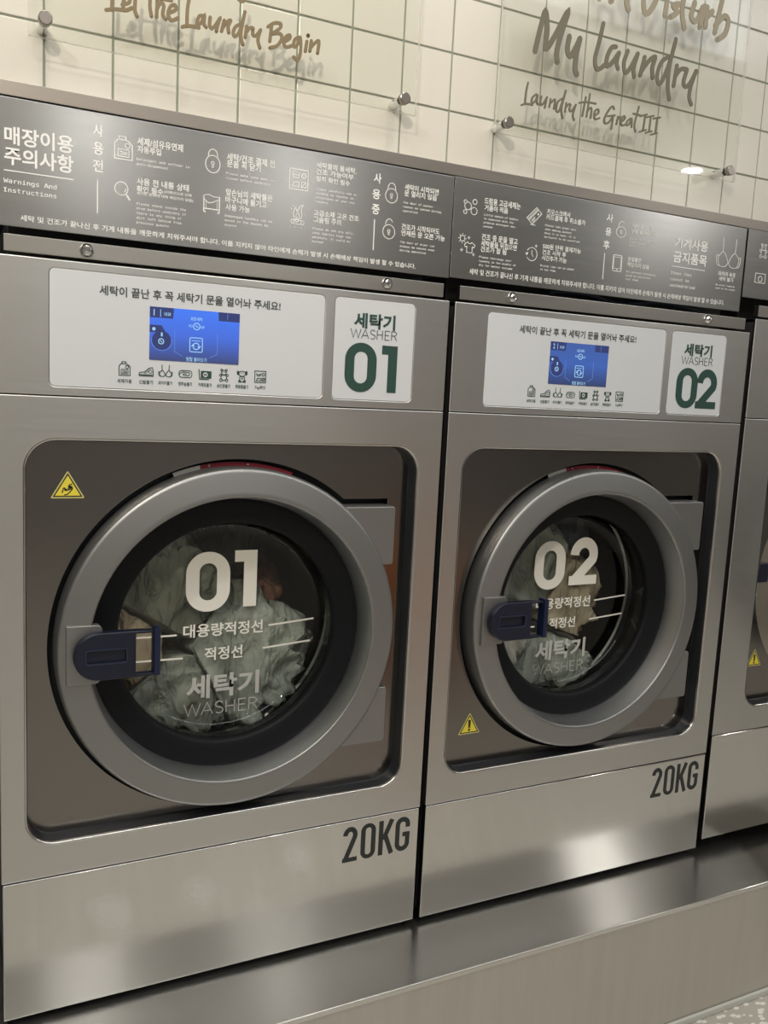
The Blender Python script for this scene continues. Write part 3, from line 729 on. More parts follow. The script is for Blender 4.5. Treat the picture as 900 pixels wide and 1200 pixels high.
def icon_pet(bm, x, z, s, w, y):
    ribbon(bm, smooth_pts([(x + a * s, z + b * s) for a, b in ((-0.25, 0.3), (0, 0.38), (0.25, 0.3), (0.24, 0.08), (0, -0.02), (-0.24, 0.08), (-0.25, 0.3))], 4), w, y)
    for d in (-1, 1):
        fill(bm, [circ(x + d * 0.34 * s, z + 0.24 * s, 0.11 * s, 10, 0.18 * s)], y - 0.0004, y)
        disc(bm, x + d * 0.08 * s, z + 0.2 * s, 0.035 * s, y, n=6); ring_line(bm, x + d * 0.2 * s, z - 0.42 * s, 0.09 * s, w, y, n=8)
    ribbon(bm, rr(x - 0.2 * s, z - 0.45 * s, x + 0.2 * s, z - 0.05 * s, 0.06 * s, 4), w, y, closed=True)
    disc(bm, x, z - 0.2 * s, 0.07 * s, y, n=8)
def icon_tag(bm, x, z, s, w, y):
    ribbon(bm, rect(x - 0.48 * s, z - 0.48 * s, x + 0.48 * s, z + 0.48 * s), w, y, closed=True)
    ribbon(bm, [(x + a * s, z + b * s) for a, b in ((-0.34, 0.3), (-0.27, 0.08), (-0.02, 0.08), (0.04, 0.3))], w, y)
    ribbon(bm, [(x - 0.3 * s, z + 0.2 * s), (x + 0.0 * s, z + 0.2 * s)], w * 0.8, y)
    ring_line(bm, x + 0.26 * s, z + 0.2 * s, 0.12 * s, w, y, n=12)
    ribbon(bm, [(x - 0.34 * s, z - 0.34 * s), (x - 0.25 * s, z - 0.12 * s), (x + 0.02 * s, z - 0.12 * s), (x + 0.02 * s, z - 0.34 * s)], w, y, closed=True)
    ribbon(bm, rect(x + 0.14 * s, z - 0.34 * s, x + 0.38 * s, z - 0.1 * s), w, y, closed=True); ribbon(bm, [(x + 0.14 * s, z - 0.34 * s), (x + 0.38 * s, z - 0.1 * s)], w * 0.8, y)

PANEL_ICONS = [('detergent_icon', icon_bottle, 0.1900, 1.0340, 0.0215, '세제자동'), ('shoe_icon', icon_shoe, 0.2244, 1.0310, 0.0235, '신발불가'), ('underwear_icon', icon_bra, 0.2557, 1.0325, 0.0225, '와이어불가'),
               ('cotton_roll_icon', icon_roll, 0.2886, 1.0305, 0.0215, '명주솜불가'), ('carpet_icon', icon_carpet, 0.3218, 1.0312, 0.0215, '카페트불가'), ('doll_icon', icon_doll, 0.3540, 1.0318, 0.0205, '솜인형불가'),
               ('pet_icon', icon_pet, 0.3860, 1.0322, 0.0215, '펫용품불가'), ('care_tag_icon', icon_tag, 0.4185, 1.0325, 0.0205, 'Tag확인')]

ROOT = None
def washer(x0, num, label, kg=True, bright=True, sticker=None, wide=0.0, dz=0.0):
    """one stainless washing machine; every part is modelled with the machine's left edge at x = 0"""
    global ROOT
    W = 0.7876 + wide
    base = Vector((W / 2, 0.4, -0.080))
    root = thing('washing_machine', label, 'washing machine', (x0 + base.x, base.y, base.z), 'stainless washing machines in a row')
    class _O: location = base
    ROOT = _O
    def part(name, bm, m, parent=None, smooth=False, angle=40, label=None):
        o = obj(name, bm, m, parent or root, smooth, angle)
        if parent is None: at(o, ROOT)
        if label: o['label'] = label
        return o
    big = wide > 0
    zs, zl = (0.9869, 0.1800) if not big else (1.0000, 0.2220)
    zt, zb = (1.1942, -0.0673) if not big else (1.2268, -0.0485)
    # cabinet: sides, back, top; open towards the front
    bm = bmesh.new()
    box(bm, 0.010, 0.016, 0.012, 0.80, zb, zt); box(bm, W - 0.016, W - 0.010, 0.012, 0.80, zb, zt)
    box(bm, 0.010, W - 0.010, 0.79, 0.80, zb, zt); box(bm, 0.010, W - 0.010, 0.012, 0.80, zt - 0.006, zt); box(bm, 0.010, W - 0.010, 0.012, 0.80, zb, zb + 0.006)
    part('cabinet', bm, M['side'])
    for fx in (0.07, W - 0.07):
        for fy in (0.08, 0.72):
            bm = bmesh.new(); box(bm, fx - 0.025, fx + 0.025, fy - 0.025, fy + 0.025, -0.080, zb + 0.001, 0.004); part('foot', bm, M['rubber'])
    # bottom panel
    bm = bmesh.new(); box(bm, 0.0015, W - 0.0015, 0.0, 0.016, zb, zl - 0.0018, 0.0022, 3)
    low = part('lower_panel', bm, M['steel_glints'] if num == '01' else M['steel_low'], smooth=True)
    if kg:
        bm = bmesh.new(); capacity_word(bm, -0.0001)
        part('capacity_lettering', bm, M['black_print'], low, label='black 20KG lettering')
    # front panel with its rounded recess
    px0, px1, pz0, pz1, pr = (0.0405, 0.7375, 0.2400, 0.9160, 0.047) if not big else (0.100, W - 0.075, 0.2850, 0.9500, 0.047)
    bm = bmesh.new()
    e = 0.0028
    box_loops = [rr(0.0, zl + 0.0006, W, zs - 0.0018, 0.0015, 2), rr(px0 - e, pz0 - e, px1 + e, pz1 + e, pr + e, 12)]
    fill(bm, box_loops, 0.0, 0.006, 0.0016)
    loops = []
    for k in range(7):
        a = PI / 2 * k / 6
        ins = -e + e * math.sin(a); y = e * (1 - math.cos(a))
        loops.append([(p[0], y, p[1]) for p in rr(px0 + ins, pz0 + ins, px1 - ins, pz1 - ins, pr - ins, 12)])
    loops.append([(p[0], 0.006, p[1]) for p in rr(px0, pz0, px1, pz1, pr, 12)])
    nface = len(bm.faces); loft(bm, loops)
    front = part('front_panel', bm, M['steel'], smooth=True)
    front.data.materials.append(M['lip'])
    for f in front.data.polygons[nface:]: f.material_index = 1
    bm = bmesh.new()
    loft(bm, [[(p[0], y, p[1]) for p in rr(px0 + i, pz0 + i, px1 - i, pz1 - i, pr - i, 12)] for i, y in ((0.0, 0.006), (0.0008, 0.010), (0.0008, 0.029), (0.003, 0.0324))])
    part('recess_gasket', bm, M['gasket_dark'], front, smooth=True, label='dark rubber lining of the door recess')
    # recessed door plate with the round cut-out and the hinge slot
    cx, cz = (CX, CZ) if not big else (0.432, 0.590)
    hr = 0.3215 if not big else 0.2960
    top, bot, xr = 0.2485, -0.2320, 0.3000
    a_hi, a_lo = math.degrees(math.asin(top / hr)), math.degrees(math.asin(bot / hr))
    hole = circ(cx, cz, hr, 96) if big else arc_pts(cx + 0.003, cz, hr, hr, a_hi, 360 + a_lo, 90) + [(cx + xr, cz + bot), (cx + xr, cz + top)]
    bm = bmesh.new()
    fill(bm, [rr(px0 + 0.001, pz0 + 0.001, px1 - 0.001, pz1 - 0.001, pr, 12), hole], 0.0325, 0.0375, 0.0006)
    plate = part('recess_plate', bm, M['plate'], smooth=True)
    if sticker == 'hand': warning_sticker(plate, 0.1070, 0.8195, 0.054, 0.0455, 0.0324, True, 0)
    if sticker == 'mark': warning_sticker(plate, 0.1145, 0.3080, 0.054, 0.0465, 0.0324, False, 0)
    if sticker == 'mark_big': warning_sticker(plate, 0.1560, 0.3755, 0.052, 0.0450, 0.0324, False, 0)
    for ch in plate.children: ch.location = (0, 0, 0)
    # dark body behind the plate
    bm = bmesh.new(); fill(bm, [rr(px0 + 0.002, pz0 + 0.002, px1 - 0.002, pz1 - 0.002, pr, 12), circ(cx, cz, 0.242 if not big else 0.218, 64)], 0.060, 0.064)
    inner = part('inner_front', bm, M['dark'] if not big else M['flange'])
    if big:
        bm = bmesh.new(); box(bm, 0.1375, 0.1800, 0.036, 0.060, 0.5900, 0.6400, 0.003); part('latch_strike', bm, M['navy'], inner, label='navy latch catch at the open door')
        bm = bmesh.new(); lathe(bm, [(0.0070, 0.0600), (0.0068, 0.0570), (0.0045, 0.0548), (0, 0.0545)], 0.1640, 0.5560, 16); part('screw', bm, M['chrome'], inner, smooth=True)
    # red warning strip in the gap above the door
    if not big:
        bm = bmesh.new(); lathe(bm, [(0.3085, 0.046), (0.3152, 0.0455)], cx, cz, 24, math.radians(70), math.radians(102), False)
        rs = part('warning_strip', bm, M['red'], label='red warning strip above the door')
        bm = bmesh.new(); lathe(bm, [(0.3085, 0.046), (0.3152, 0.0455)], cx, cz, 10, math.radians(102), math.radians(111), False)
        part('strip_end', bm, M['label_white'], rs)
        for a in (99, 86):
            bm = bmesh.new(); tx, tz = cx + 0.3122 * math.cos(math.radians(a)), cz + 0.3122 * math.sin(math.radians(a))
            poly(bm, [(tx - 0.0022, tz - 0.0016), (tx + 0.0022, tz - 0.0016), (tx, tz + 0.0022)], 0.0452, 0.0003); part('warning_triangle', bm, M['label_white'], rs)
    # control panel with two rectangular windows
    bm = bmesh.new()
    lp = [rr(0.0, zs, W, zt, 0.0015, 2)]
    if not big: lp += [rr(0.0760, 1.0008, 0.5344, 1.1812, 0.0085, 6), rr(0.5536, 1.0008, 0.7149, 1.1812, 0.0085, 6)]
    fill(bm, lp, 0.0, 0.007, 0.0018)
    cp = part('control_panel', bm, M['steel'], smooth=True)
    if not big:
        bm = bmesh.new(); fill(bm, [rr(0.0763, 1.0011, 0.5341, 1.1809, 0.0082, 6)], 0.0004, 0.005, 0.0006)
        wp = part('instruction_panel', bm, M['white'], smooth=True, label='white instruction panel')
        bm = bmesh.new()
        text_into(bm, '세탁이 끝난 후 꼭 세탁기 문을 열어놔 주세요!', 0.1503, 1.1466, 0.4510, 1.1622, 0.0002, 1.6)
        part('instruction_lettering', bm, M['ink'], wp)
        for nm, fn, ix, iz, sz, cap in PANEL_ICONS:
            bm = bmesh.new(); fn(bm, ix, iz, sz, 0.00125, 0.0002)
            text_into(bm, cap, ix - (0.0115 if cap != 'Tag확인' else 0.0100), 1.0108, ix + (0.0115 if cap != 'Tag확인' else 0.0100), 1.0173, 0.0002, 1.2)
            part(nm, bm, M['green'], wp)
        # touch screen
        sx0, sx1, sz0, sz1 = 0.2288, 0.3790, 1.0505, 1.1358
        bm = bmesh.new(); fill(bm, [rr(sx0, sz0, sx1, sz1, 0.001, 3)], -0.0002, 0.003)
        sc = part('touch_screen', bm, M['screen_bright' if bright else 'screen_dim'], label='lit blue touch screen')
        sw, sh = sx1 - sx0, sz1 - sz0
        Q = lambda a, b: (sx0 + a * sw, sz1 - b * sh)
        y = -0.0003
        bm = bmesh.new()
        poly(bm, [Q(0.0, 0.20), Q(0.25, 0.20), Q(0.26, 0.0), Q(0.0, 0.0)][::-1], y, 0.0001); part('screen_tab', bm, M['px_dark'], sc); bm = bmesh.new(); poly(bm, [Q(0.76, 0.17), Q(1, 0.17), Q(1, 0.0), Q(0.755, 0.0)][::-1], y, 0.0001)
        part('screen_tab', bm, M['px_dark'], sc); bm = bmesh.new()
        poly(bm, [Q(0.0, 0.48), Q(0.17, 0.46), Q(0.13, 0.34), Q(0.0, 0.34)][::-1], y, 0.0001)
        part('screen_tab', bm, M['px_dark'], sc); bm = bmesh.new(); disc(bm, *Q(0.13, 0.62), 0.0155, y, 0.00012, 28)
        part('screen_dial', bm, M['px_dark'], sc); bm = bmesh.new()
        def sp(nm, m, fn):
            bm = bmesh.new(); fn(bm); part(nm, bm, M[m], sc)
        bm.free()
        sp('dial_arc', 'px_line', lambda bm: ring_line(bm, *Q(0.13, 0.62), 0.0165, 0.0008, y, 0.0002, 40, a0=170, a1=370))
        for pts in ([(0.27, 0.42), (0.275, 0.82), (0.36, 0.90)], [(0.75, 0.42), (0.75, 0.82), (0.66, 0.90)], [(0.86, 0.02), (0.86, 0.14)]):
            sp('screen_line', 'px_line', lambda bm: ribbon(bm, [Q(*q) for q in pts], 0.0007, y, 0.0002))
        sp('screen_digit', 'px_white', lambda bm: text_into(bm, num[1], *Q(0.040, 0.165), *Q(0.050 if num[1] == '1' else 0.070, 0.045), y, 0.6 if num[1] == '1' else 1.0, t=0.0003))
        sp('screen_line', 'px_white', lambda bm: ribbon(bm, [Q(0.115, 0.04), Q(0.115, 0.18)], 0.0009, y, 0.0003))
        for tx, a, c in (('18:28', (0.155, 0.15), (0.225, 0.09)), ('표준세탁', (0.445, 0.205), (0.575, 0.135)), ('PO', (0.425, 0.335), (0.465, 0.285)), ('OFF', (0.555, 0.345), (0.60, 0.295)), ('찜질 불러오기', (0.40, 0.985), (0.63, 0.905))):
            sp('screen_text', 'px_white', lambda bm: text_into(bm, tx, *Q(*a), *Q(*c), y, 0.8, t=0.0003))
        sp('clock_symbol', 'px_white', lambda bm: (ring_line(bm, *Q(0.512, 0.31), 0.0054, 0.0013, y, 0.0003, 24), ribbon(bm, [Q(0.497, 0.285), Q(0.512, 0.315), Q(0.53, 0.325)], 0.0012, y, 0.0003)))
        def washer_symbol(bm):
            a0, b0 = Q(0.44, 0.80); a1, b1 = Q(0.58, 0.53)
            ribbon(bm, rr(a0, b0, a1, b1, 0.0022, 4), 0.0013, y, 0.0003, closed=True)
            ribbon(bm, [Q(0.46, 0.585), Q(0.56, 0.585)], 0.0009, y, 0.0003)
            mx, mz = Q(0.51, 0.69)
            ring_line(bm, mx, mz, 0.0052, 0.0015, y, 0.0003, 18, a0=20, a1=150); ring_line(bm, mx, mz, 0.0052, 0.0015, y, 0.0003, 18, a0=200, a1=330)
            for d in (-1, 1): poly(bm, [(mx + d * 0.0085, mz + d * 0.0005), (mx + d * 0.0022, mz + d * 0.0008), (mx + d * 0.0052, mz - d * 0.0036)], y, 0.0003)
        sp('washer_symbol', 'px_white', washer_symbol)
        sp('dial_symbol', 'px_white', lambda bm: (ring_line(bm, *Q(0.125, 0.64), 0.0042, 0.0014, y, 0.0003, 20), ribbon(bm, [Q(0.112, 0.62), Q(0.138, 0.66)], 0.0012, y, 0.0003)))
        sp('drop_symbol', 'px_white', lambda bm: disc(bm, *Q(0.045, 0.415), 0.0028, y, 0.0003, 12))
        sp('dial_marker', 'px_white', lambda bm: poly(bm, rect(*Q(0.122, 0.545), *Q(0.14, 0.475)), y, 0.0003))
        # number plate
        bm = bmesh.new(); fill(bm, [rr(0.5539, 1.0011, 0.7146, 1.1809, 0.0082, 6)], 0.0004, 0.005, 0.0006)
        npl = part('number_plate', bm, M['white'], smooth=True, label='white number plate')
        bm = bmesh.new()
        text_into(bm, '세탁기', 0.5912, 1.1295, 0.6745, 1.1570, 0.0002, 3.0)
        y = 0.0002
        digit0(bm, 0.5768, 1.0149, 0.6402, 1.1037, 0.0185, y)
        if num == '01': digit1(bm, 0.6502, 1.0161, 0.6821, 1.1017, 0.0187, y)
        else: digit2(bm, 0.6380, 1.0158, 0.7000, 1.1040, 0.0180, y, r=0.0225)
        part('number_lettering', bm, M['green'], npl)
        bm = bmesh.new(); washer_word(bm, 0.5858, 1.1118, 0.6792, 1.1280, 0.0013, y)
        part('washer_lettering', bm, M['ink'], npl)
    # strip above the control panel, rear hood, fixing screws
    z2 = zt + 0.0055
    bm = bmesh.new(); box(bm, 0.0120, W - 0.0115, 0.006, 0.020, z2, z2 + 0.0255, 0.0012, 2)
    st = part('top_strip', bm, M['strip'], smooth=True)
    if not big:
        for sx in (0.1318, 0.6563):
            bm = bmesh.new()
            lathe(bm, [(0.0108, 0.0062), (0.0106, 0.0040), (0.0095, 0.0005), (0.0075, -0.0022), (0.0048, -0.0038), (0.0040, -0.0038), (0.0036, -0.0010), (0, -0.0008)], sx, z2 + 0.0135, 20)
            part('screw', bm, M['chrome'], st, smooth=True, angle=30)
    bm = bmesh.new(); box(bm, 0.020, W - 0.020, 0.075, 0.60, zt, zt + 0.062, 0.003)
    part('rear_hood', bm, M['side'])
    # ---- door
    bm = bmesh.new()
    prof = [(0.296, 0.052), (0.3060, 0.0505), (0.3085, 0.047), (0.3095, 0.030), (0.3095, 0.010), (0.3090, 0.0020), (0.3076, -0.0028), (0.3050, -0.0056), (0.3010, -0.0068), (0.2680, -0.0120),
            (0.2625, -0.0126), (0.2595, -0.0120), (0.2578, -0.0098), (0.2570, -0.0060)]
    lathe(bm, prof, cx, cz, 128)
    door = part('door', bm, M['ring'], smooth=True, angle=50)
    bm = bmesh.new(); lathe(bm, [(0.2574, -0.0082), (0.2566, -0.0040), (0.2500, 0.0400), (0.2495, 0.0520)], cx, cz, 128)
    part('door_bore', bm, M['bore'], door, smooth=True, angle=50)
    for z0, z1 in ((cz + 0.1250, cz + 0.2370), (cz - 0.2290, cz - 0.1190)):
        bm = bmesh.new()
        fill(bm, [[(cx + 0.120, z0), (cx + 0.2985, z0), (cx + 0.3020, z0 + 0.004), (cx + 0.3020, z1 - 0.004), (cx + 0.2985, z1), (cx + 0.120, z1)]], -0.0005, 0.050, 0.0016)
        # keep the arm outside the door's open bore
        part('hinge_arm', clip_bore(bm, cx, cz, 0.285), M['ring'], door, smooth=True)
    bm = bmesh.new()
    lathe(bm, [(0.2498, 0.0400), (0.2470, 0.0385), (0.2400, 0.0395), (0.2200, 0.0430), (0.2100, 0.0455), (0.2055, 0.0485), (0.2035, 0.0530), (0.2030, 0.0600), (0.2080, 0.0640), (0.2490, 0.0640)], cx, cz, 112)
    part('gasket', bm, M['rubber'], door, smooth=True)
    bm = bmesh.new()
    lathe(bm, [(0.2036, 0.0560), (0.2028, 0.0640), (0.2000, 0.0860), (0.1975, 0.0950), (0.1930, 0.1010), (0.1860, 0.1042), (0.1760, 0.1052), (0, 0.1060)], cx, cz, 112)
    glass = part('porthole_glass', bm, M['glass'], door, smooth=True, angle=60)
    # inner rim of the glass bowl seat
    bm = bmesh.new(); lathe(bm, [(0.2050, 0.058), (0.2062, 0.0615), (0.2070, 0.0840), (0.2058, 0.0880), (0.2040, 0.0860), (0.2036, 0.0640)], cx, cz, 96)
    part('bowl_collar', bm, M['gloss_black'], door, smooth=True)
    if not big:
        y = 0.1034
        bm = bmesh.new()
        if num == '01': digit0(bm, 0.3220, 0.5940, 0.4056, 0.7077, 0.0252, y); digit1(bm, 0.4141, 0.5992, 0.4580, 0.7085, 0.0258, y)
        else: digit0(bm, 0.3070, 0.5920, 0.3920, 0.7035, 0.0252, y); digit2(bm, 0.4055, 0.5985, 0.4856, 0.7095, 0.0245, y, r=0.0285)
        part('door_number', bm, M['cream'], door)
        bm = bmesh.new()
        text_into(bm, '대용량적정선', 0.3186, 0.5455, 0.4730, 0.5712, y, 1.8); text_into(bm, '적정선', 0.3598, 0.4988, 0.4337, 0.5243, y, 1.8)
        for a, b in (((0.2250, 0.5535), (0.3068, 0.5526)), ((0.2250, 0.5085), (0.3187, 0.5075)), ((0.4846, 0.5587), (0.5780, 0.5660)), ((0.4745, 0.5140), (0.5724, 0.5215))):
            ribbon(bm, [a, b], 0.0034, y)
        part('fill_level_lettering', bm, M['cream'], door)
        bm = bmesh.new(); text_into(bm, '세탁기', 0.3264, 0.4249, 0.4690, 0.4715, y, 2.6)
        part('washer_name_lettering', bm, M['grey_white'], door)
        bm = bmesh.new(); washer_word(bm, 0.3229, 0.3930, 0.4668, 0.4165, 0.0018, y)
        part('washer_word_lettering', bm, M['grey_white'], door)
    # latch plate and handle
    hz = cz + 0.0003
    hx = 0.0 if not big else cx - CX
    bm = bmesh.new()
    fill(bm, [[(0.0995 + hx, hz - 0.0500), (0.1480 + hx, hz - 0.0500), (0.1540 + hx, hz - 0.0440), (0.1535 + hx, hz), (0.1560 + hx, hz + 0.0430), (0.1500 + hx, hz + 0.0495), (0.0995 + hx, hz + 0.0495)]], -0.0160, 0.0, 0.0012)
    part('latch_plate', bm, M['ring'], door, smooth=True)
    r = 0.0400
    out = [(0.2080 + hx, hz + r), (0.1495 + hx, hz + r)] + arc_pts(0.1490 + hx, hz, r, r, 92, 268, 24) + [(0.1495 + hx, hz - r), (0.2080 + hx, hz - r), (0.2400 + hx, hz - r + 0.0015), (0.2400 + hx, hz + r - 0.0015)]
    bm = bmesh.new()
    fill(bm, [out, rect(0.2075 + hx, hz - r + 0.0055, 0.2372 + hx, hz + r - 0.0055), rr(0.1290 + hx, hz - 0.0110, 0.1910 + hx, hz + 0.0105, 0.003, 3)], -0.0330, -0.0165, 0.0022)
    box(bm, 0.126 + hx, 0.194 + hx, -0.0275, -0.0170, hz - 0.0135, hz + 0.0130)
    part('handle', bm, M['navy'], door, smooth=True, label='navy blue door handle')
    bm = bmesh.new(); box(bm, 0.2360 + hx, 0.2472 + hx, -0.0370, -0.0130, hz - r + 0.0008, hz + r + 0.0025, 0.0025)
    part('handle_bar', bm, M['navy_bar'], door, smooth=True); bm = bmesh.new()
    ribbon(bm, rr(0.1275 + hx, hz - 0.0125, 0.1925 + hx, hz + 0.0120, 0.003, 3), 0.0022, -0.0328, 0.0012, closed=True)
    part('grip_rim', bm, M['grip'], door, smooth=True)
    if big:   # swung open on its right-hand hinges
        hp = Vector((cx + 0.302, 0.0, 0.0))
        door.matrix_basis = Matrix.Translation(-base) @ Matrix.Translation(hp) @ Matrix.Rotation(math.radians(79), 4, 'Z') @ Matrix.Translation(-hp)
    # ---- drum
    bm = bmesh.new()
    lathe(bm, [(0.2430, 0.0645), (0.2400, 0.090), (0.2360, 0.150), (0.2400, 0.160)], cx, cz, 64)
    part('door_boot', bm, M['rubber'], smooth=True)
    bm = bmesh.new()
    lathe(bm, [(0.2330, 0.158), (0.2380, 0.154), (0.3000, 0.162), (0.3050, 0.170), (0.3050, 0.560), (0.290, 0.575), (0, 0.580)], cx, cz, 72)
    dr = part('drum', bm, M['drum'], smooth=True)
    for k in range(3):
        a = math.radians(20 + 120 * k)
        bm = bmesh.new()
        ux, uz = math.cos(a), math.sin(a); tx, tz = -uz, ux
        lp = []
        for yy in (0.19, 0.54):
            lp.append([(cx + ux * (0.303 - d) + tx * o_, yy, cz + uz * (0.303 - d) + tz * o_) for d, o_ in ((0.0, -0.035), (0.03, -0.018), (0.045, 0), (0.03, 0.018), (0.0, 0.035))])
        loft(bm, lp, True); part('drum_paddle', bm, M['drum'], dr, smooth=True)
    return root
def clip_bore(bm, cx, cz, r):
    """remove what lies inside the door's bore by pushing those vertices out to radius r"""
    for v in bm.verts:
        dx, dz = v.co.x - cx, v.co.z - cz; d = math.hypot(dx, dz)
        if d < r: v.co.x = cx + math.sqrt(max(0, r * r - dz * dz))
    return bm

w1 = washer(0.0, '01', 'stainless steel washing machine numbered 01, left, with a yellow hand warning sticker above its door', True, True, 'hand')
w2 = washer(0.8, '02', 'stainless steel washing machine numbered 02, in the middle, exclamation mark sticker below its handle', True, False, 'mark')
w3 = washer(1.602, '03', 'stainless steel washing machine cut off by the right edge, its door standing open', False, False, 'mark_big', wide=0.13)

# ------------------------------------------------------------------ notice boards above the machines
BY = -0.003
def lock_icon(bm, x, z, rx, rz, w, y, opened=False):
    ring_line(bm, x, z, rx, w, y, n=36, rz=rz)
    sr = rx * 0.62
    if opened: ribbon(bm, arc_pts(x + 0.0004, z + rz * 1.05, sr, sr * 1.25, 30, 185, 16), w, y)
    else: ribbon(bm, [(x + sr, z + rz * 0.75)] + arc_pts(x, z + rz * 1.05, sr, sr * 1.2, 0, 180, 16) + [(x - sr, z + rz * 0.75)], w, y)
    ring_line(bm, x, z + rz * 0.12, rx * 0.2, w * 0.8, y, n=12); ribbon(bm, [(x - rx * 0.1, z - rz * 0.02), (x - rx * 0.1, z - rz * 0.38), (x + rx * 0.1, z - rz * 0.38), (x + rx * 0.1, z - rz * 0.02)], w * 0.7, y)
def magnifier(bm, w, y):
    ring_line(bm, 0.1818, 1.3115, 0.0100, w, y, n=30); ribbon(bm, arc_pts(0.1818, 1.3115, 0.0066, 0.0066, 310, 370, 8), w * 0.7, y); ribbon(bm, [(0.1888, 1.3040), (0.1905, 1.3022)], w, y); ribbon(bm, [(0.1903, 1.3024), (0.1948, 1.2955)], w * 2.0, y)
def basket(bm, w, y):
    x0, x1, z0, z1 = 0.3112, 0.3396, 0.2945 + 1.0, 1.3205
    for x in (x0 + 0.0012, x1 - 0.0012): ribbon(bm, [(x, z0), (x, z1)], w * 1.6, y)
    ribbon(bm, [(x0, z0 + 0.005), (x1, z0 + 0.005)], w * 1.5, y)
    ribbon(bm, smooth_pts([(x0, z1 - 0.004), (x0 + 0.008, z1 - 0.011), (x0 + 0.016, z1 - 0.010), (x1 - 0.005, z1 - 0.006), (x1, z1 - 0.005)], 5), w, y)
    ribbon(bm, smooth_pts([(x0, z1 - 0.001), (x0 + 0.009, z1 + 0.0015), (x0 + 0.017, z1 - 0.001), (x1, z1 - 0.001)], 5), w, y)
    ribbon(bm, [(x0 + 0.005, z0 + 0.006), (x0 + 0.005, z1 - 0.009)], w * 0.7, y); ribbon(bm, [(x1 - 0.005, z0 + 0.006), (x1 - 0.005, z1 - 0.008)], w * 0.7, y)
    for x in (x0 + 0.003, x1 - 0.003): disc(bm, x, z0, 0.0016, y, n=10)
def care(bm, w, y):
    icon_tag(bm, 0.4752, 1.3680, 0.0345, w, y)
def flame(bm, w, y):
    X = lambda a, b: (0.4614 + 0.0300 * a, 1.2900 + 0.0365 * b)
    ribbon(bm, smooth_pts([X(0.28, 0.38), X(0.2, 0.6), X(0.32, 0.88), X(0.42, 0.7), X(0.6, 0.95), X(0.78, 1.02), X(0.68, 0.8), X(0.72, 0.5), X(0.6, 0.38)], 5), w, y)
    ribbon(bm, smooth_pts([X(0.4, 0.4), X(0.36, 0.52), X(0.48, 0.66), X(0.56, 0.5), X(0.52, 0.4)], 5), w * 0.8, y)
    for a, b in ((0.16, 0.24), (0.42, 0.30), (0.76, 0.22)): ring_line(bm, *X(a, b), 0.0030, w, y, n=14)
    ribbon(bm, [X(0.1, 0.14), X(0.86, 0.12)], w, y); ribbon(bm, [X(0.14, 0.33), X(0.86, 0.30)], w, y)
    for a, b in ((0.08, 0.8), (0.18, 0.92), (0.9, 0.6), (0.04, 0.02), (0.3, 0.0), (0.5, -0.02), (0.7, -0.02), (0.9, 0.02)): ribbon(bm, [X(a - 0.03, b + 0.01), X(a + 0.04, b - 0.02)], w, y)
def bubbles(bm, w, y):
    for x, z, a, b in ((0.8128, 1.3700, 0.0072, 0.0068), (0.8070, 1.3773, 0.0034, 0.0030), (0.8274, 1.3792, 0.0046, 0.0044), (0.8265, 1.3624, 0.0066, 0.0066), (0.8073, 1.3590, 0.0034, 0.0034)): ring_line(bm, x, z, a, w, y, n=22, rz=b)
def shirt(bm, w, y):
    ring_line(bm, 0.8048, 1.3105, 0.0052, w, y, n=18)
    for k in range(8):
        a = k * PI / 4; ribbon(bm, [(0.8048 + 0.0068 * math.cos(a), 1.3105 + 0.0068 * math.sin(a)), (0.8048 + 0.0090 * math.cos(a), 1.3105 + 0.0090 * math.sin(a))], w, y)
    X = lambda a, b: (0.8215 + a, 1.2965 + b)
    ribbon(bm, [X(-0.0045, 0.0085), X(-0.0115, 0.004), X(-0.0095, -0.001), X(-0.006, 0.0005), X(-0.006, -0.0105), X(0.006, -0.0105), X(0.006, 0.0005), X(0.0095, -0.001), X(0.0115, 0.004), X(0.0045, 0.0085), X(0.002, 0.006), X(-0.002, 0.006)], w, y, closed=True)
    for x, z in ((0.8190, 1.3130), (0.8045, 1.2895), (0.8310, 1.2835)):
        ribbon(bm, [(x - 0.003, z), (x + 0.003, z)], w, y); ribbon(bm, [(x, z - 0.003), (x, z + 0.003)], w, y)
def card(bm, w, y):
    A, B, C_, D = (0.9471, 1.3663), (0.9690, 1.3878), (0.9812, 1.3772), (0.9605, 1.3555)
    ribbon(bm, [A, B, C_, D], w, y, closed=True)
    mix = lambda p, q, t: (p[0] + (q[0] - p[0]) * t, p[1] + (q[1] - p[1]) * t)
    for t in (0.22, 0.38): ribbon(bm, [mix(A, D, t), mix(B, C_, t)], w, y)
    ribbon(bm, [mix(mix(A, D, 0.65), mix(B, C_, 0.65), 0.12), mix(mix(A, D, 0.65), mix(B, C_, 0.65), 0.5)], w, y); ribbon(bm, [mix(mix(A, D, 0.82), mix(B, C_, 0.82), 0.12), mix(mix(A, D, 0.82), mix(B, C_, 0.82), 0.4)], w, y)
    disc(bm, *mix(mix(A, D, 0.72), mix(B, C_, 0.72), 0.78), 0.0018, y, n=12); ribbon(bm, [(0.9560, 1.3545), (0.9680, 1.3545)], w, y)
def clock(bm, w, y):
    x, z = 0.9645, 1.2992
    ring_line(bm, x, z, 0.0125, w, y, n=34, a0=-150, a1=150); ribbon(bm, [(x, z + 0.0075), (x, z - 0.0005), (x + 0.004, z - 0.0045)], w, y)
    poly(bm, [(x - 0.0150, z + 0.0015), (x - 0.0085, z + 0.0025), (x - 0.0120, z - 0.0035)], y)
    ribbon(bm, [(x + 0.006, z + 0.0165), (x + 0.012, z + 0.0165)], w, y); ribbon(bm, [(x + 0.009, z + 0.0135), (x + 0.009, z + 0.0195)], w, y)
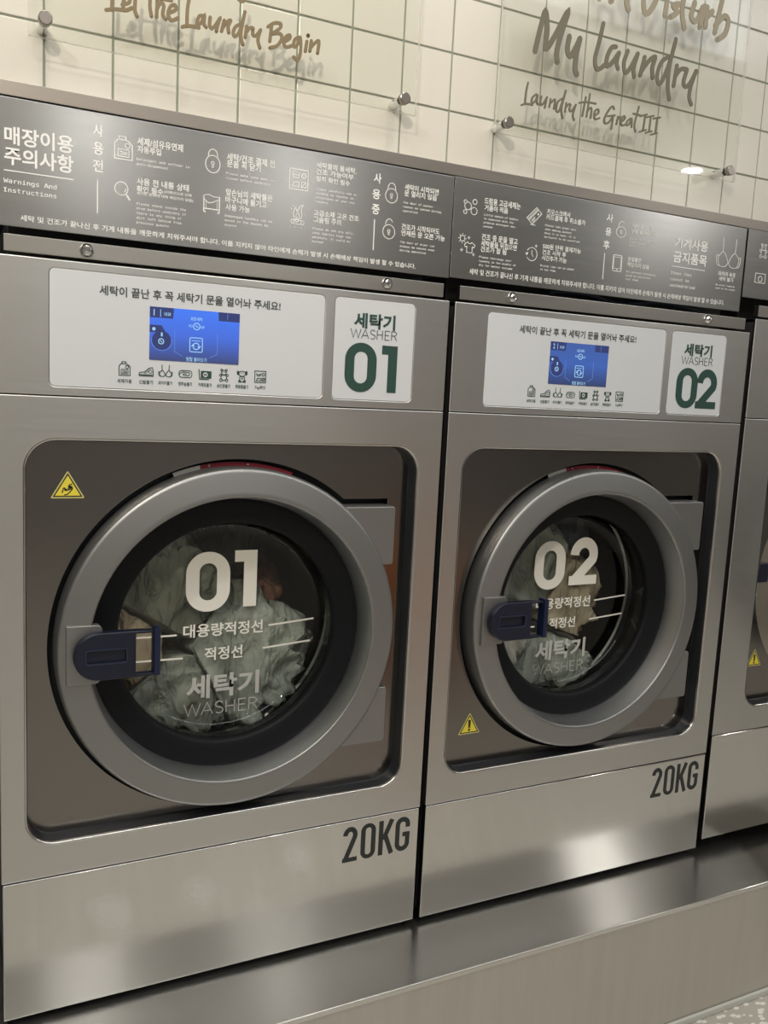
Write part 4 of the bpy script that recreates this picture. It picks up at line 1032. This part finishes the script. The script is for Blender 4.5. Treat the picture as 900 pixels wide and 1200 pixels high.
def phone(bm, w, y):
    x0, x1, z0, z1 = 0.1680 + 1.0, 1.1910, 1.2890, 1.3210
    ribbon(bm, rr(x0, z0, x1, z1, 0.0028, 4), w * 1.3, y, closed=True); ribbon(bm, rect(x0 + 0.0022, z0 + 0.0052, x1 - 0.0022, z1 - 0.0040), w * 0.8, y, closed=True)
    disc(bm, (x0 + x1) / 2, z0 + 0.0027, 0.0013, y, n=10)
def brassiere(bm, w, y): icon_bra(bm, 1.4930, 1.3555, 0.0740, w, y)
def board(x0, x1, z0, z1, label, texts, smalls, lines, icons):
    rt = thing('notice_board', label, 'sign', ((x0 + x1) / 2, 0, z0), 'steel notice boards above the machines')
    bm = bmesh.new(); box(bm, x0, x1, BY, 0.0035, z0, z1, 0.0009, 2)
    at(obj('steel_sheet', bm, M['board'], rt, smooth=True), rt)
    bm = bmesh.new(); box(bm, x0 + 0.03, x1 - 0.03, 0.0034, 0.025, z1 - 0.045, z1 - 0.010)
    at(obj('mounting_rail', bm, M['dark'], rt), rt)
    yy = BY - 0.0001
    if texts:
        for s, a, b, c, d, wt in texts:
            bm = bmesh.new(); text_into(bm, s, a, b, c, d, yy, wt); at(obj('notice_line', bm, M['silver'], rt), rt)
        for pts, wd in lines:
            bm = bmesh.new(); ribbon(bm, pts, wd, yy); at(obj('rule', bm, M['silver'], rt), rt)
        for ln, a, b, cw in smalls:
            bm = bmesh.new(); small_block(bm, ln, a, b, cw, yy); at(obj('translation_text', bm, M['silver'], rt), rt)
    for nm, fn in icons:
        bm = bmesh.new(); fn(bm, 0.0011, yy); at(obj(nm, bm, M['silver'], rt), rt)
    return rt
LA = [([(0.0129, 1.3143), (0.1108, 1.3143)], 0.0016), ([(0.1460, 1.3203), (0.1460, 1.2694)], 0.0018), ([(0.6208, 1.3210), (0.6208, 1.2683)], 0.0018)]
LB = [([(1.1447, 1.3217), (1.1447, 1.2693)], 0.0016), ([(1.3285, 1.3153), (1.4256, 1.3153)], 0.0016)]
board(-0.030, 0.7800, 1.2350, 1.4180, 'long steel notice board on the left, above washer 01, covered in pale printed usage instructions', BOARD_TEXT_A, BOARD_SMALL_A, LA,
      [('detergent_icon', lambda b, w, y: icon_bottle(b, 0.1845, 1.3725, 0.0335, w * 1.2, y)), ('magnifier_icon', lambda b, w, y: magnifier(b, w * 1.2, y)), ('padlock_icon', lambda b, w, y: lock_icon(b, 0.3259, 1.3703, 0.0120, 0.0135, w * 1.1, y)),
       ('laundry_basket_icon', basket), ('care_label_icon', care), ('campfire_icon', flame), ('padlock_icon', lambda b, w, y: lock_icon(b, 0.6522, 1.3660, 0.0120, 0.0123, w * 1.1, y)),
       ('open_padlock_icon', lambda b, w, y: lock_icon(b, 0.6502, 1.3033, 0.0120, 0.0123, w * 1.1, y, True))])
board(0.7818, 1.5420, 1.2370, 1.4190, 'steel notice board above washer 02, with payment card and bra among its icons', BOARD_TEXT_B, BOARD_SMALL_B, LB,
      [('bubbles_icon', bubbles), ('sun_and_shirt_icon', shirt), ('payment_card_icon', card), ('clock_icon', clock), ('open_padlock_icon', lambda b, w, y: lock_icon(b, 1.1831, 1.3678, 0.0128, 0.0105, w, y, True)), ('phone_icon', phone), ('bra_icon', brassiere)])
board(1.5470, 2.40, 1.2705, 1.4200, 'shorter steel notice board at the right edge, above the third washer', [], [], [],
      [('doll_icon', lambda b, w, y: icon_doll(b, 1.5990, 1.3770, 0.0310, w, y)), ('washing_machine_icon', lambda b, w, y: (ribbon(b, rect(1.5815, 1.3060, 1.6130, 1.3265), w * 1.2, y, closed=True), ring_line(b, 1.5975, 1.3145, 0.0060, w * 1.3, y, n=18)))])

# ------------------------------------------------------------------ clear acrylic signs on stand-off pins
def acrylic(x0, x1, z0, z1, label, strokes, m, pins, extra=()):
    rt = thing('acrylic_sign', label, 'sign', ((x0 + x1) / 2, 0, z0), 'clear acrylic signs on the tiled wall')
    bm = bmesh.new(); box(bm, x0, x1, -0.0230, -0.0150, z0, z1)
    sh = at(obj('acrylic_sheet', bm, M['acrylic'], rt), rt)
    sh.data.materials.append(M['acrylic_edge'])
    for f in sh.data.polygons:
        if abs(f.normal.y) < 0.5: f.material_index = 1
    bm = bmesh.new()
    for i, (wd, pts) in enumerate(strokes):
        ribbon(bm, smooth_pts(pts, 6), wd, -0.0231, 0.0014 + 0.00022 * (i % 5), caps=True, rise=0.0008)
    at(obj('script_lettering', bm, m, rt), rt)
    if extra:
        bm = bmesh.new()
        for i, (wd, pts) in enumerate(extra): ribbon(bm, smooth_pts(pts, 6), wd, -0.0231, 0.0014 + 0.00022 * (i % 5), caps=True, rise=0.0008)
        at(obj('pale_script_lettering', bm, M['pale'], rt), rt)
    for px, pz in pins:
        bm = bmesh.new()
        lathe(bm, [(0.0075, -0.0150), (0.0080, -0.0145), (0.0080, YW - 0.0005)], px, pz, 24)
        pin = at(obj('standoff_pin', bm, M['chrome'], rt, smooth=True, angle=30), rt)
        bm = bmesh.new()
        lathe(bm, [(0, -0.0330), (0.0085, -0.0330), (0.0098, -0.0322), (0.0100, -0.0300), (0.0100, -0.0240), (0.0092, -0.0232), (0.0075, -0.0230)], px, pz, 28)
        obj('pin_cap', bm, M['cap'], pin, smooth=True, angle=30)
acrylic(0.046, 0.6835, 1.5035, 2.03, 'clear acrylic sign on the left reading Let the Laundry Begin in bronze script', SCRIPT_BEGIN, M['bronze'], ((0.0684, 1.5275), (0.6560, 1.5255), (0.0684, 2.005), (0.6560, 2.005)))
acrylic(0.851, 1.4685, 1.5045, 2.03, 'clear acrylic sign on the right reading My Laundry, Laundry the Great III', [s for s in SCRIPT_LAUNDRY if s[0] < 0.0109], M['taupe'], ((0.8500 + 0.024, 1.5235), (1.4435, 1.5235), (0.874, 2.005), (1.4435, 2.005)), [s for s in SCRIPT_LAUNDRY if s[0] > 0.0109])

# ------------------------------------------------------------------ cables in the dark gap behind the boards
def tube(bm, pts, r, n=8):
    P = [Vector(p) for p in pts]; rows = []
    for i, p_ in enumerate(P):
        d = (P[min(i + 1, len(P) - 1)] - P[max(0, i - 1)]).normalized()
        a = d.cross(Vector((0, 1, 0.3))).normalized(); b = d.cross(a)
        rows.append([bm.verts.new(p_ + (a * math.cos(2 * PI * k / n) + b * math.sin(2 * PI * k / n)) * r) for k in range(n)])
    for A, B in zip(rows, rows[1:]):
        for k in range(n): bm.faces.new((A[k], A[(k + 1) % n], B[(k + 1) % n], B[k]))
    bm.faces.new(rows[0]); bm.faces.new(rows[-1][::-1])
bm = bmesh.new()
tube(bm, [(1.05 + 0.02 * i, 0.045 + 0.006 * math.sin(i * 0.9), 1.2375 + 0.006 * math.sin(i * 0.5)) for i in range(22)], 0.0035)
tag(obj('cable', bm, M['blue_cable'], smooth=True), 'blue grey cable lying in the dark gap above washer 02', 'cable')

# ------------------------------------------------------------------ laundry in the drums
def pile(x0, items):
    """cloth heap in one drum: each garment is a folded mass, flattened where it meets its neighbours and the glass"""
    cx, cz = x0 + CX, CZ
    for idx, (nm, label, c, size, mk, seed, folds, freq, rot) in enumerate(items):
        bm = bmesh.new(); bmesh.ops.create_icosphere(bm, subdivisions=5, radius=1.0)
        off = Vector((seed * 3.7, seed * 1.9, seed * 5.3))
        cr, sr = math.cos(rot), math.sin(rot)
        ci = Vector((x0 + c[0], c[1], c[2]))
        for v in bm.verts:
            d = v.co.normalized()
            p_ = Vector((d.x * size[0], d.y * size[1], d.z * size[2]))
            q = Vector((p_.x * cr - p_.z * sr, p_.y, p_.x * sr + p_.z * cr))
            s = Vector((q.x * freq * 2.1, q.y * freq * 0.8, q.z * freq * 0.7)) + off
            s = Vector((s.x * cr - s.z * sr, s.y, s.x * sr + s.z * cr))
            wv = noise.noise(q * 7 + off) * 1.5
            ridge = 1 - abs(noise.noise(s + Vector((wv, wv, wv)))) * 2.4
            r2 = 1 - abs(noise.noise(s * 2.1 + off)) * 2.6
            h = folds * 1.2 * ridge + folds * 0.55 * r2
            q += d * (h + folds * 0.7 * noise.noise(q * 6 + off))
            w_ = ci + q
            fr = 0.1135 + max(0.0, 0.55 * (folds * 1.35 - h))
            if w_.y < fr: w_.y = fr
            for k in range(2):
                for jdx, it in enumerate(items):
                    if jdx == idx: continue
                    cj = Vector((x0 + it[2][0], it[2][1], it[2][2])); n_ = cj - ci; D = n_.length; n_.normalize()
                    ri = sum(abs(n_[a]) * size[a] for a in range(3)); rj = sum(abs(n_[a]) * it[3][a] for a in range(3))
                    lo, hi = min(idx, jdx), max(idx, jdx)
                    wig = 0.008 * noise.noise(w_ * 11 + Vector((lo * 7.1, hi * 3.3, 0))) * (1 if idx == lo else -1)
                    lim = D * ri / (ri + rj) - 0.0035 + wig
                    e = (w_ - ci).dot(n_) - lim
                    if e > 0: w_ -= n_ * e
                dx, dz = w_.x - cx, w_.z - cz; r_ = math.hypot(dx, dz)
                rm = 0.220 if w_.y < 0.185 else 0.238
                if r_ > rm: w_.x = cx + dx * rm / r_; w_.z = cz + dz * rm / r_
                if w_.y < 0.1130: w_.y = 0.1130
            v.co = w_ - ci
        o = obj(nm, bm, M[mk], None, smooth=True, angle=180)
        o.location = ci
        tag(o, label, 'clothing')
M['cl_olive'] = cloth('olive_grey_cloth', (0.133, 0.140, 0.108), (0.285, 0.294, 0.237))
M['cl_moss'] = cloth('moss_grey_cloth', (0.154, 0.164, 0.140), (0.314, 0.328, 0.275))
M['cl_sage'] = cloth('pale_sage_cloth', (0.238, 0.259, 0.224), (0.437, 0.456, 0.399))
M['cl_dark'] = cloth('dark_cloth', (0.025, 0.027, 0.025), (0.067, 0.071, 0.067))
M['cl_tan'] = cloth('tan_cloth', (0.252, 0.196, 0.126), (0.456, 0.361, 0.247))
M['cl_beige'] = cloth('beige_cloth', (0.280, 0.224, 0.154), (0.475, 0.399, 0.285))
M['cl_white'] = cloth('off_white_cloth', (0.322, 0.294, 0.259), (0.551, 0.513, 0.465))
M['cl_rust'] = cloth('rust_cloth', (0.182, 0.077, 0.049), (0.323, 0.152, 0.095))
M['cl_blue'] = cloth('blue_grey_cloth', (0.063, 0.070, 0.084), (0.133, 0.147, 0.171))
pile(0.0, [
    ('shirt', 'olive grey garment pressed on the left of the glass in drum 01', (0.270, 0.250, 0.610), (0.150, 0.15, 0.150), 'cl_olive', 1, 0.030, 9, 0.35),
    ('sweatshirt', 'pale sage garment low in the middle of drum 01', (0.435, 0.240, 0.480), (0.150, 0.15, 0.130), 'cl_sage', 2, 0.030, 9, -0.4),
    ('towel', 'grey green cloth along the bottom of the glass in drum 01', (0.300, 0.220, 0.410), (0.140, 0.13, 0.090), 'cl_moss', 3, 0.026, 10, 0.2),
    ('trousers', 'tan garment behind the handle at the far left of drum 01', (0.215, 0.215, 0.520), (0.060, 0.10, 0.100), 'cl_tan', 4, 0.020, 10, 0.5),
    ('sock', 'rust coloured scrap beside the grey heap in drum 01', (0.515, 0.300, 0.590), (0.040, 0.07, 0.050), 'cl_rust', 5, 0.014, 12, 0.0),
    ('jacket', 'dark garment at the top of the heap in drum 01', (0.380, 0.300, 0.690), (0.130, 0.10, 0.085), 'cl_dark', 6, 0.026, 8, -0.3),
])
pile(0.8, [
    ('sweatshirt', 'olive grey garment filling the upper left of drum 02', (0.300, 0.260, 0.620), (0.150, 0.15, 0.150), 'cl_moss', 11, 0.032, 9, 0.5),
    ('shirt', 'beige garment hanging down the middle of drum 02', (0.440, 0.240, 0.540), (0.085, 0.13, 0.120), 'cl_beige', 12, 0.022, 10, 0.15),
    ('towel', 'off white cloth behind the handle in drum 02', (0.260, 0.215, 0.475), (0.090, 0.10, 0.070), 'cl_white', 13, 0.022, 10, 0.0),
    ('blouse', 'pale sage cloth along the bottom of drum 02', (0.375, 0.215, 0.405), (0.160, 0.12, 0.060), 'cl_sage', 14, 0.020, 10, 0.1),
    ('trousers', 'dark grey green garment low in drum 02, below the beige one', (0.415, 0.245, 0.455), (0.080, 0.11, 0.060), 'cl_olive', 15, 0.022, 10, -0.3),
    ('jacket', 'blue grey garment at the top of drum 02', (0.450, 0.300, 0.680), (0.090, 0.09, 0.090), 'cl_blue', 16, 0.022, 9, -0.2),
])

# ------------------------------------------------------------------ orange bench across the aisle (seen only in the steel)
bn = thing('waiting_bench', 'orange padded bench across the aisle, seen as an orange reflection in the steel', 'bench', (2.05, -2.35, FLOOR))
bm = bmesh.new(); box(bm, 1.72, 2.22, -2.60, -2.10, FLOOR + 0.10, FLOOR + 0.62, 0.03, 3); at(obj('seat', bm, M['orange'], bn, smooth=True), bn)
for fx in (1.76, 2.18):
    for fy in (-2.56, -2.14):
        bm = bmesh.new(); box(bm, fx - 0.02, fx + 0.02, fy - 0.02, fy + 0.02, FLOOR, FLOOR + 0.105); at(obj('leg', bm, M['side'], bn), bn)
